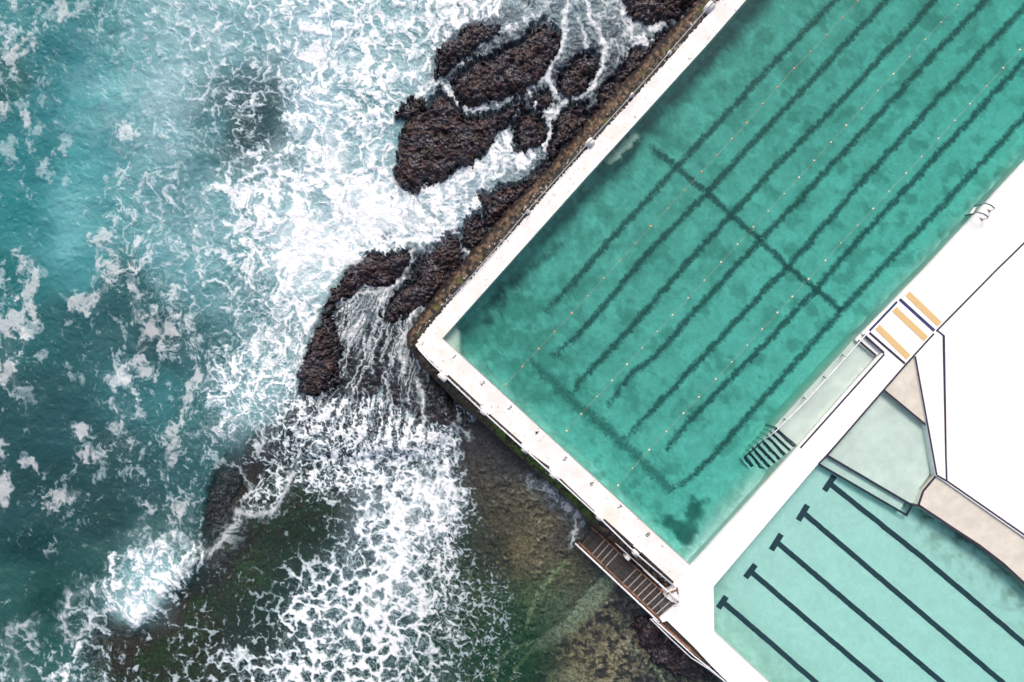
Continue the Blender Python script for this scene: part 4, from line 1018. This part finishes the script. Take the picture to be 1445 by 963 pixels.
foam *= 1 - .35 * lerpmap([(60, 100, 1), (60, 500, 1), (100, 700, 1), (250, 480, 1), (230, 600, 1), (220, 200, .8), (200, 330, .9), (300, 100, .3), (400, 200, 0), (450, 400, 0), (350, 560, 0), (220, 820, 0), (50, 940, .3), (300, 900, 0), (500, 700, 0), (800, 100, 0), (700, 850, .5), (250, 720, .9)], 25)

# ---- water body colours, surface reflection mixed into the tones -------------------------------------------------------------
BODY = [(20, 20, 75, 150, 155), (70, 45, 60, 135, 140), (110, 30, 65, 140, 145), (75, 75, 52, 128, 135), (150, 60, 85, 155, 160), (200, 60, 122, 182, 188), (240, 100, 140, 192, 200), (120, 100, 68, 148, 155), (15, 110, 55, 112, 114), (60, 150, 58, 138, 145), (120, 150, 88, 172, 176), (150, 130, 115, 188, 193), (60, 220, 52, 134, 140), (110, 230, 85, 170, 175), (170, 180, 88, 160, 168), (230, 190, 116, 172, 182), (320, 40, 118, 176, 184), (320, 70, 104, 164, 172), (370, 40, 104, 162, 172), (340, 120, 76, 116, 126), (345, 165, 54, 84, 88), (335, 185, 54, 84, 88), (355, 140, 58, 88, 94), (310, 180, 92, 148, 156), (450, 60, 150, 190, 205), (450, 150, 160, 200, 215), (540, 30, 125, 180, 185), (560, 60, 110, 160, 165), (580, 110, 140, 180, 190), (530, 120, 105, 155, 162), (520, 150, 92, 142, 148), (530, 180, 130, 180, 190), (30, 300, 50, 140, 143), (60, 330, 70, 150, 155), (100, 290, 115, 190, 195), (95, 340, 118, 195, 200), (120, 380, 80, 160, 165), (150, 300, 90, 165, 170), (180, 400, 50, 104, 108), (165, 430, 52, 102, 106), (200, 330, 100, 170, 175), (230, 350, 112, 172, 180), (230, 480, 42, 86, 90), (100, 470, 48, 102, 106), (60, 470, 48, 108, 110), (20, 400, 46, 128, 130), (280, 380, 108, 172, 178), (300, 400, 92, 154, 160), (310, 300, 110, 172, 178), (260, 270, 80, 146, 154), (355, 430, 74, 134, 140), (430, 350, 180, 220, 228), (460, 380, 175, 212, 216), (270, 490, 58, 108, 114), (60, 560, 47, 93, 97), (30, 600, 45, 90, 94), (100, 600, 47, 93, 98), (180, 560, 60, 118, 124), (150, 640, 48, 88, 91), (230, 560, 66, 130, 135), (270, 580, 60, 120, 122), (380, 540, 110, 160, 165), (350, 580, 130, 182, 186), (330, 620, 76, 120, 124), (280, 650, 58, 108, 111), (250, 680, 56, 104, 108), (200, 700, 52, 92, 96), (60, 700, 42, 82, 84), (30, 730, 48, 88, 93), (150, 730, 43, 80, 81), (40, 760, 30, 73, 71), (60, 850, 33, 77, 73), (20, 830, 53, 102, 99), (130, 790, 48, 92, 90), (210, 740, 54, 98, 97), (210, 810, 135, 190, 195), (190, 850, 155, 198, 203), (110, 870, 43, 87, 84), (30, 950, 60, 108, 105), (60, 900, 43, 92, 86), (80, 940, 60, 108, 105),
        (400, 700, 40, 62, 52), (400, 800, 45, 75, 72), (330, 900, 50, 78, 75), (470, 800, 66, 98, 100), (480, 880, 78, 110, 115), (560, 850, 85, 118, 120), (560, 930, 62, 95, 90), (540, 750, 105, 125, 132), (600, 700, 90, 100, 108), (500, 600, 80, 78, 92), (440, 600, 72, 72, 82), (650, 800, 60, 78, 66), (640, 900, 40, 70, 50), (720, 900, 36, 82, 58), (850, 850, 84, 86, 76), (860, 930, 90, 86, 72), (780, 720, 72, 64, 52), (900, 950, 60, 58, 52), (520, 480, 50, 46, 58), (620, 570, 50, 46, 54), (600, 300, 170, 195, 205), (680, 250, 175, 195, 208), (720, 60, 80, 88, 102), (700, 30, 110, 125, 138), (740, 10, 125, 145, 155), (800, 30, 120, 142, 155), (850, 10, 120, 140, 150), (880, 50, 80, 90, 104), (850, 90, 52, 54, 68), (870, 100, 46, 46, 58), (830, 150, 46, 46, 56), (760, 120, 60, 62, 76), (640, 110, 80, 84, 98), (700, 60, 75, 80, 95), (560, 400, 52, 48, 60), (330, 790, 38, 56, 54), (280, 850, 38, 58, 54), (350, 740, 34, 56, 50), (300, 900, 46, 60, 50), (200, 920, 42, 52, 42), (420, 740, 34, 56, 46), (370, 640, 55, 60, 66)]
KA = .62
body = lin(lerpmap(BODY, 16)) * KA
body *= (1 + .10 * fbm(XB / 22, YB / 22, 5, 95, .6) + .05 * w1x)[..., None]
mk = (np.clip(milky - .35, 0, 1) * .35)[..., None]; body = body * (1 - mk) + np.array([.42, .58, .60]) * mk
clear = lerpmap([(0, 0, 0), (250, 300, 0), (330, 160, .3), (60, 600, 0), (200, 700, 0), (100, 850, 0), (60, 950, 0), (250, 770, 0), (180, 840, 0), (330, 600, 0), (400, 500, 0), (500, 330, 0), (540, 250, 0), (580, 80, 0), (650, 0, .05), (640, 250, .2), (690, 120, .75), (720, 80, .75), (780, 30, .45), (860, 30, .5), (850, 110, .85), (780, 130, .7), (760, 200, .7), (540, 320, .05), (600, 330, .2), (620, 400, .85), (560, 400, .85), (500, 460, .9), (560, 520, .9), (440, 600, .7), (480, 600, .75), (600, 600, .85), (380, 620, .55), (330, 690, .85), (305, 720, .9), (390, 700, .75), (340, 790, .80), (260, 880, .80), (160, 900, .80), (420, 760, .62), (430, 850, .45), (500, 850, .35), (560, 800, .35), (540, 700, .45), (600, 680, .55), (350, 900, .5), (250, 940, .7), (560, 930, .5), (640, 780, .8), (660, 700, .95), (700, 650, .97), (760, 750, .97), (820, 850, .85), (700, 880, .7), (740, 930, .6), (650, 930, .65), (900, 880, .95), (960, 940, .95)], 18)
clear = clear * sstep(-6, 8, reefd)
deepk = 1 - sstep(-14, 4, reefd)
clear = clear * (1 - deepk)

# ---- bed colours -------------------------------------------------------------
BED = [(470, 470, 26, 20, 26), (520, 450, 34, 30, 38), (560, 520, 34, 32, 40), (600, 400, 40, 32, 38), (430, 590, 46, 36, 40), (500, 590, 48, 38, 44), (560, 560, 44, 38, 46), (620, 560, 36, 32, 38), (640, 600, 58, 48, 54), (680, 620, 62, 56, 60), (720, 660, 66, 62, 62), (640, 660, 66, 58, 56), (680, 690, 72, 64, 58), (700, 720, 80, 72, 60), (740, 700, 88, 78, 66), (770, 740, 102, 90, 76), (790, 700, 60, 54, 58), (800, 760, 66, 60, 58), (740, 780, 106, 92, 74), (700, 780, 62, 58, 48), (650, 730, 48, 52, 42), (640, 780, 44, 54, 42), (680, 850, 58, 74, 48), (640, 850, 40, 62, 42), (640, 920, 34, 68, 44), (700, 920, 34, 68, 48), (740, 880, 50, 74, 58), (710, 880, 52, 72, 54), (760, 850, 86, 96, 72), (800, 800, 92, 88, 70), (830, 780, 54, 52, 50), (780, 860, 84, 96, 78), (730, 950, 26, 62, 40), (760, 930, 60, 76, 56), (800, 930, 132, 120, 96), (860, 930, 146, 130, 108), (800, 960, 156, 148, 124), (850, 880, 112, 100, 84), (880, 850, 78, 74, 70), (900, 930, 116, 104, 90), (930, 960, 76, 76, 70), (870, 820, 60, 66, 64),
       (330, 690, 56, 40, 36), (305, 720, 66, 48, 42), (370, 620, 50, 40, 42), (400, 700, 44, 52, 42), (430, 720, 40, 56, 42), (370, 760, 42, 52, 40), (340, 760, 40, 38, 38), (310, 790, 46, 42, 42), (290, 820, 48, 44, 44), (350, 810, 48, 68, 44), (270, 860, 44, 64, 42), (300, 860, 48, 60, 42), (240, 870, 60, 46, 42), (320, 900, 46, 42, 38), (250, 920, 44, 56, 36), (200, 930, 40, 62, 34), (160, 880, 46, 50, 36), (170, 930, 50, 40, 38), (120, 940, 28, 66, 32), (400, 850, 40, 60, 44), (480, 850, 44, 66, 54), (560, 800, 60, 70, 66), (520, 700, 70, 60, 64), (560, 650, 62, 52, 58), (600, 720, 60, 60, 56), (450, 660, 52, 52, 50), (720, 100, 52, 54, 68), (800, 100, 64, 68, 82), (860, 130, 50, 50, 62), (780, 30, 90, 104, 114), (880, 20, 50, 52, 54), (760, 170, 56, 54, 64), (650, 120, 60, 62, 74), (690, 300, 40, 34, 40)]
bedc = lin(lerpmap(BED, 12)) * 1.85
bedc *= (1 + .35 * fbm(XB / 12, YB / 12, 5, 96, .68))[..., None]
def blend(mk_, c):
    global bedc
    m_ = np.clip(mk_, 0, 1)[..., None]; bedc = bedc * (1 - m_) + lin(c) * 1.85 * m_
fb = np.zeros(Xp.shape, f32); sl, vv = pg([(868, 806), (872, 826), (838, 866), (803, 896), (768, 915), (745, 922), (757, 903), (788, 882), (812, 853), (845, 818)], 5, 1, .8); fb[sl] = vv
blend(fb * .9, (122, 130, 112)); bed_z = bed_z - fb * .25
for pts, w, c in (([(792, 798), (780, 815), (755, 845), (748, 870), (742, 885)], 3, (124, 134, 104)), ([(755, 905), (725, 915), (705, 930), (698, 960)], 2.5, (120, 134, 108)), ([(885, 905), (905, 930), (925, 945), (938, 965)], 2.5, (128, 130, 110)), ([(745, 922), (730, 940), (720, 965)], 2, (110, 126, 100))):
    fb = np.zeros(Xp.shape, f32); sl, vv = pl(pts, w, .85, .8); fb[sl] = vv; blend(fb, c)
# dark weed clumps over the sandy flat, green weed over the dark reef
dk = sstep(-.04, .10, fbm(XB / 11, YB / 11, 5, 97, .62) + .10 * fbm(Xp / 50, Yp / 50, 2, 98)) * sstep(770, 800, Xp + .35 * (Yp - 850)) * sstep(820, 860, Yp + .5 * (Xp - 850))
dk *= 1 - .65 * sstep(45, 0, np.hypot(Xp - 805, Yp - 955))
fb = np.zeros(Xp.shape, f32); sl, vv = pg([(868, 800), (876, 826), (838, 868), (803, 898), (768, 917), (745, 924), (755, 900), (788, 880), (812, 851), (842, 812)], 5, 1); fb[sl] = vv
blend(dk * (1 - fb) * .9, (34, 36, 42))
gr = sstep(.05, .3, fbm(XB / 26, YB / 26, 5, 99, .6)) * sstep(560, 480, Xp) * sstep(660, 720, Yp)
blend(gr * .6, (46, 72, 44))
gr = sstep(.0, .3, fbm(XB / 20, YB / 20, 5, 100, .6)) * sstep(560, 480, Xp) * sstep(660, 720, Yp)
blend(gr * .55, (58, 44, 42))
sp = sstep(.12, .35, fbm(XB / 5, YB / 5, 4, 101, .6)) * sstep(640, 700, Xp) * sstep(600, 700, Yp); blend(sp * .6, (42, 38, 38))
sp = sstep(.2, .45, fbm(XB / 7, YB / 7, 4, 102, .6)) * sstep(620, 660, Xp) * sstep(760, 800, Yp) * sstep(780, 720, Xp); blend(sp * .7, (140, 132, 92))
rk = sstep(-4, 6, reefd) * sstep(44, 20, reefd + 10 * w2x) * sstep(60, 120, Xp) * sstep(500, 440, Xp) * sstep(540, 580, Yp)
blend(rk * .85, (60, 48, 45))
llr = sstep(620, 540, Xp) * sstep(620, 680, Yp); bedc = bedc * (1 - .32 * llr * np.array([1.1, .9, .8])[:, None, None]).transpose(1, 2, 0) if False else bedc * (1 + (.16 * llr)[..., None] * np.array([1.15, .95, .75]))
bedc *= (1 + (.85 * fbm(XB / 5.5, YB / 5.5, 4, 105, .65))[..., None]) * np.where((Xp > 620)[..., None], np.array([.90, .98, 1.0]), 1)
bedc = np.clip(bedc, .004, .6)

# ---- rock outcrops: each one its own body ------------------------------------
ROCKS = [
 ('upper rock with greenish top beside the crashing foam', [(613, 104), (617, 75), (625, 57), (645, 51), (666, 29), (682, 34), (702, 42), (697, 52), (679, 67), (669, 78), (645, 91), (627, 103)], .85),
 ('broad brown rock between the two narrow foam channels', [(638, 122), (645, 109), (666, 96), (697, 80), (728, 65), (750, 45), (770, 30), (788, 45), (790, 65), (785, 80), (770, 98), (760, 115), (748, 127), (735, 130), (718, 134), (700, 141), (680, 145), (665, 148), (650, 148), (642, 135)], .9),
 ('largest seaweed rock of all, above the wide white river of foam', [(567, 182), (575, 166), (604, 158), (612, 140), (622, 132), (637, 145), (650, 158), (671, 166), (687, 166), (708, 161), (734, 140), (737, 145), (728, 166), (718, 176), (705, 182), (692, 202), (679, 218), (666, 231), (645, 239), (627, 249), (600, 262), (585, 270), (565, 262), (556, 245), (558, 220), (562, 200)], 1.0),
 ('small wet rock laced with foam at the tip of the largest rock', [(560, 162), (570, 146), (582, 132), (590, 136), (597, 150), (588, 162), (570, 166)], .45),
 ('tall oval rock ringed by a loop of white foam', [(793, 104), (815, 83), (828, 77), (842, 83), (841, 96), (825, 127), (812, 141), (798, 139), (789, 130)], .7),
 ('smallest round rock in the middle of the foam net', [(751, 143), (768, 132), (779, 138), (781, 148), (773, 154), (760, 156)], .5),
 ('rounded rock beside the head of the white river', [(728, 180), (735, 165), (750, 160), (765, 170), (769, 187), (765, 200), (752, 207), (738, 214), (729, 213), (730, 195)], .7),
 ('ragged rock between the foam net and the sea wall', [(786, 169), (802, 153), (825, 153), (830, 166), (823, 182), (802, 197), (791, 208), (781, 226), (776, 215), (779, 195), (777, 182)], .65),
 ('long dark rock rim hugging the sea wall slope', [(846, 150), (850, 132), (872, 104), (890, 80), (915, 62), (938, 48), (950, 40), (935, 68), (880, 130), (835, 180), (828, 172)], .55),
 ('black rock at the top edge close to the sea wall', [(868, -30), (876, 8), (895, 28), (919, 36), (942, 31), (958, 24), (984, 0), (1000, -30)], .8),
 ('dark rock touching the wall beside the river mouth', [(682, 276), (708, 266), (744, 257), (762, 238), (785, 222), (775, 240), (730, 290), (705, 315), (690, 318), (680, 296)], .7),
 ('knobbly wet rock against the sea wall with small foam puddles', [(653, 323), (669, 302), (682, 312), (694, 322), (684, 336), (668, 354), (656, 351), (651, 336)], .65),
 ('long bumpy rock along the wall foot beside the thin waterfall', [(591, 375), (614, 351), (638, 330), (648, 341), (656, 357), (648, 375), (632, 392), (612, 418), (599, 432), (578, 442), (560, 452), (539, 450), (552, 432), (565, 411), (586, 395)], .7),
 ('flat reddish rock left of the thin waterfall', [(470, 408), (485, 388), (500, 374), (515, 362), (549, 360), (575, 358), (580, 369), (570, 390), (552, 400), (526, 403), (505, 415), (490, 420), (475, 430), (460, 445), (456, 437)], .65),
 ('steep brown rock at the outer corner of the reef', [(460, 442), (442, 476), (429, 499), (420, 515), (417, 547), (430, 559), (458, 552), (475, 544), (478, 515), (476, 480), (470, 450)], 1.0),
 ('half drowned brown rock beside the open teal water', [(322, 655), (310, 668), (298, 700), (284, 750), (295, 764), (312, 752), (322, 742), (316, 720), (330, 700), (340, 682), (340, 664)], .12),
 ('low reddish weed rock at the reef edge by the white breaker', [(108, 945), (124, 898), (140, 872), (155, 862), (168, 868), (182, 882), (200, 894), (180, 902), (150, 895), (135, 915), (122, 945)], .25),
 ('purple brown rock beneath the gangway', [(902, 872), (925, 878), (960, 912), (985, 935), (998, 952), (975, 960), (945, 947), (922, 926), (906, 905), (896, 886)], .55),
]
for name_i, (lab, poly, hh) in enumerate(ROCKS):
    a = np.array(poly); x0, y0 = (a.min(0) - 12 - [X0, Y0]).astype(int).clip(0); x1, y1 = (a.max(0) + 12 - [X0, Y0]).astype(int)
    sl = (slice(y0, y1), slice(x0, x1)); X = Xp[sl]; Y = Yp[sl]
    d = sdf(poly, X + 4 * w3x[sl] + 9 * w2x[sl], Y + 4 * w3y[sl] + 9 * w2y[sl]) + fbm(X / 5, Y / 5, 4, 120 + name_i, .65) * 8 + 1.2
    d = d - 7 * sstep(.30, .7, direct[sl]) - 3.5 * sstep(.16, .03, np.abs(perlin((X + 5 * w2x[sl]) / 26, (Y + 5 * w2y[sl]) / 26, 170 + name_i))) * sstep(14, 3, d)
    # uneven top: ledges, lumps, tufts of weed
    f1, f2 = worley(X / 17 + 2 * w3x[sl] * .2, Y / 17, 140 + name_i)
    crk = sstep(.07, .0, np.abs(perlin(X / 19 + w2x[sl], Y / 12 + w2y[sl], 180 + name_i)))
    top = .62 * hh * (.45 + .55 * sstep(0, 22, d)) - .20 * crk - .22 * sstep(.1, .4, fbm(X / 26, Y / 20, 3, 185 + name_i)) + fbm(X / 22, Y / 22, 4, 150 + name_i, .6) * .28 + fbm(X / 6, Y / 6, 4, 151 + name_i, .7) * .12 + sstep(.0, .25, f2 - f1) * .08 + fbm(X / 2.6, Y / 2.6, 2, 152 + name_i) * .06
    base = SEA + (.05 if hh > .3 else -.42) + .35 * upch[sl] + .3 * shelf[sl]
    z = base + (top + .06) * sstep(-1.5, 4.5, d) - 1.1 * sstep(1.0, -5, d)
    k = (H - z) / H * 0 + (H - (base + .4 * hh)) / H
    co = np.stack([(X - 722.5) / S * k, (481.5 - Y) / S * k, z], -1).reshape(-1, 3)
    ny, nx = X.shape; idx = np.arange(ny * nx).reshape(ny, nx)
    q = np.stack([idx[:-1, :-1], idx[1:, :-1], idx[1:, 1:], idx[:-1, 1:]], -1).reshape(-1, 4)
    q = q[(d.ravel() > -5)[q].all(1)]
    o = grid_mesh('rock_outcrop', co, q, M['rock']); tag(o, 'dark ' + lab if not lab.startswith(('dark', 'black')) else lab, 'rock', 'weedy rocks along the sea wall')
    wet = (.60 if hh < .3 else 0) + (.35 if hh < .3 else 1) * np.clip(sstep(11, 2, d + 7 * w2x[sl] + 3 * w3x[sl]) * sstep(-.25, .15, w2y[sl] + w1x[sl]) * .9 + .8 * sstep(.12, .30, fbm(X / 15, Y / 24, 4, 160 + name_i, .55)) + .6 * crk, 0, .92)
    wet = np.maximum(wet, .85 * sstep(.02, .16, fbm(X / 32, Y / 24, 4, 165 + name_i, .55) + .04 * w3x[sl]))
    setval(o, 'wet', wet)
    # keep the bed below the rock
    bed_z[sl] = np.minimum(bed_z[sl], np.where(d > -3, base - .5, 99))

# ---- meshes ---------------------------------------------------------------------------
hi = H - SEA
def to_world(Z, X=Xp, Y=Yp): return np.stack([(X - 722.5) / S * (hi / H), (481.5 - Y) / S * (hi / H), Z], -1).reshape(-1, 3)
ny, nx = Xp.shape; idx = np.arange(ny * nx).reshape(ny, nx)
quads = np.stack([idx[:-1, :-1], idx[1:, :-1], idx[1:, 1:], idx[:-1, 1:]], -1).reshape(-1, 4)
ok = (domd < -4).ravel()
qa = quads[ok[quads].any(1)]
swell = fbm(Xp / 150 + .3, Yp / 190, 3, 110) * .35 + fbm(XB / 34, YB / 34, 4, 111, .55) * .16 + fbm(XB / 9, YB / 9, 3, 112, .55) * .045
calm = sstep(0, 30, reefd)
swell = swell * (1 - .88 * calm)
brk = np.zeros(Xp.shape, f32); sl, vv = pg([(262, 775), (285, 790), (262, 820), (238, 842), (218, 866), (192, 889), (178, 872), (205, 848), (232, 815)], 12, 1); brk[sl] = vv
edge = np.minimum(np.minimum(Xp - X0, X1 - 1 - Xp), np.minimum(Yp - Y0, Y1 - 1 - Yp)); ef = sstep(0, 40, edge)
swell = swell * .8
sea_z = SEA + swell * ef + foam * (.05 + .03 * fine + .015 * vfine) * ef + .30 * brk
wet_z = np.maximum(sea_z, bed_z + .06 + .03 * w2x + foam * .05)
sea_z = np.maximum(np.where(calm > 0, sea_z * (1 - calm) + wet_z * calm, sea_z), bed_z + .04)
sea = grid_mesh('ocean_water', to_world(sea_z), qa, M['sea']); tag(sea, 'churning teal sea water streaked with white foam', None, None, 'structure')
fc = np.array([.80, .83, .86]) * (1 + .02 * fine + .03 * core)[..., None] - (.12 * (1 - core) * np.array([1.3, .9, .7])[:, None, None]).transpose(1, 2, 0) if False else np.stack([.45 + .34 * core, .58 + .22 * core, .63 + .19 * core], -1) * (1 + .03 * fine)[..., None]
flat3 = lambda a: a.reshape(-1, 3)
setcol(sea, 'body', flat3(np.clip(body, .005, .8))); setval(sea, 'foam', foam); setval(sea, 'clear', clear); setcol(sea, 'foamcol', flat3(np.clip(fc, 0, .88)))
bed = grid_mesh('seabed_reef', to_world(bed_z), qa, M['bed']); tag(bed, 'weed covered reef flat and seabed', None, None, 'structure')
setcol(bed, 'bed', flat3(bedc))
# the sea goes on to the horizon
def far_sheet(name, z, m, attrs, label):
    xa, xb = [(v_ - 722.5) / S * hi / H for v_ in (X0, X1 - 1)]; ya, yb = [(481.5 - v_) / S * hi / H for v_ in (Y1 - 1, Y0)]
    F = 4000; vs = [(-F, -F, z), (F, -F, z), (F, F, z), (-F, F, z), (xa, ya, z), (xb, ya, z), (xb, yb, z), (xa, yb, z)]
    fs = [(0, 1, 5, 4), (1, 2, 6, 5), (2, 3, 7, 6), (3, 0, 4, 7)]
    o = mesh_obj(name, vs, fs, m)
    for an, val in attrs.items():
        if hasattr(val, '__len__'):
            a = o.data.attributes.new(an, 'FLOAT_COLOR', 'POINT'); a.data.foreach_set('color', np.array([list(val) + [1]] * 8, f32).ravel())
        else:
            a = o.data.attributes.new(an, 'FLOAT', 'POINT'); a.data.foreach_set('value', np.full(8, val, f32))
    return tag(o, label, None, None, 'structure')
far_sheet('sea', SEA, M['sea'], dict(body=tuple(lin((60, 125, 130)) * KA), foam=0.0, clear=0.0, foamcol=(.8, .8, .8)), 'open teal sea reaching the horizon')

# ------------------------------------------------------------------ light, sky, camera
EL, AZ = 49.0, 0.0     # sun height; compass azimuth (from +Y clockwise)
w = bpy.data.worlds.new("World"); bpy.context.scene.world = w; w.use_nodes = True
nt = w.node_tree; bg = nt.nodes['Background']
sky = nt.nodes.new('ShaderNodeTexSky'); sky.sky_type = 'NISHITA'; sky.sun_disc = False
sky.sun_elevation = R(EL); sky.sun_rotation = R(AZ); sky.dust_density = 5; sky.air_density = 1.0; sky.ozone_density = .6
nt.links.new(sky.outputs[0], bg.inputs[0]); bg.inputs[1].default_value = .12
sl_ = bpy.data.lights.new('sun', 'SUN'); sl_.energy = 1.5; sl_.angle = R(28); sl_.color = (1, .955, .89)
so = bpy.data.objects.new('sun', sl_); C.objects.link(so)
dv = Vector((math.sin(R(AZ)) * math.cos(R(EL)), math.cos(R(AZ)) * math.cos(R(EL)), math.sin(R(EL))))
so.rotation_euler = dv.to_track_quat('Z', 'Y').to_euler()
cam = bpy.data.cameras.new('camera'); co_ = bpy.data.objects.new('camera', cam); C.objects.link(co_)
co_.location = (0, 0, H); co_.rotation_euler = (0, 0, 0); cam.sensor_width = 36; cam.lens = 36 * H / (1445 / S); cam.clip_end = 12000; cam.clip_start = .5
sc = bpy.context.scene; sc.camera = co_
sc.view_settings.view_transform = 'Standard'; sc.view_settings.look = 'None'; sc.view_settings.gamma = 1; sc.view_settings.use_curve_mapping = False
sc.view_settings.exposure = 0.45
sc.render.engine = 'CYCLES'; sc.cycles.max_bounces = 8; sc.cycles.transparent_max_bounces = 12; sc.cycles.use_denoising = True
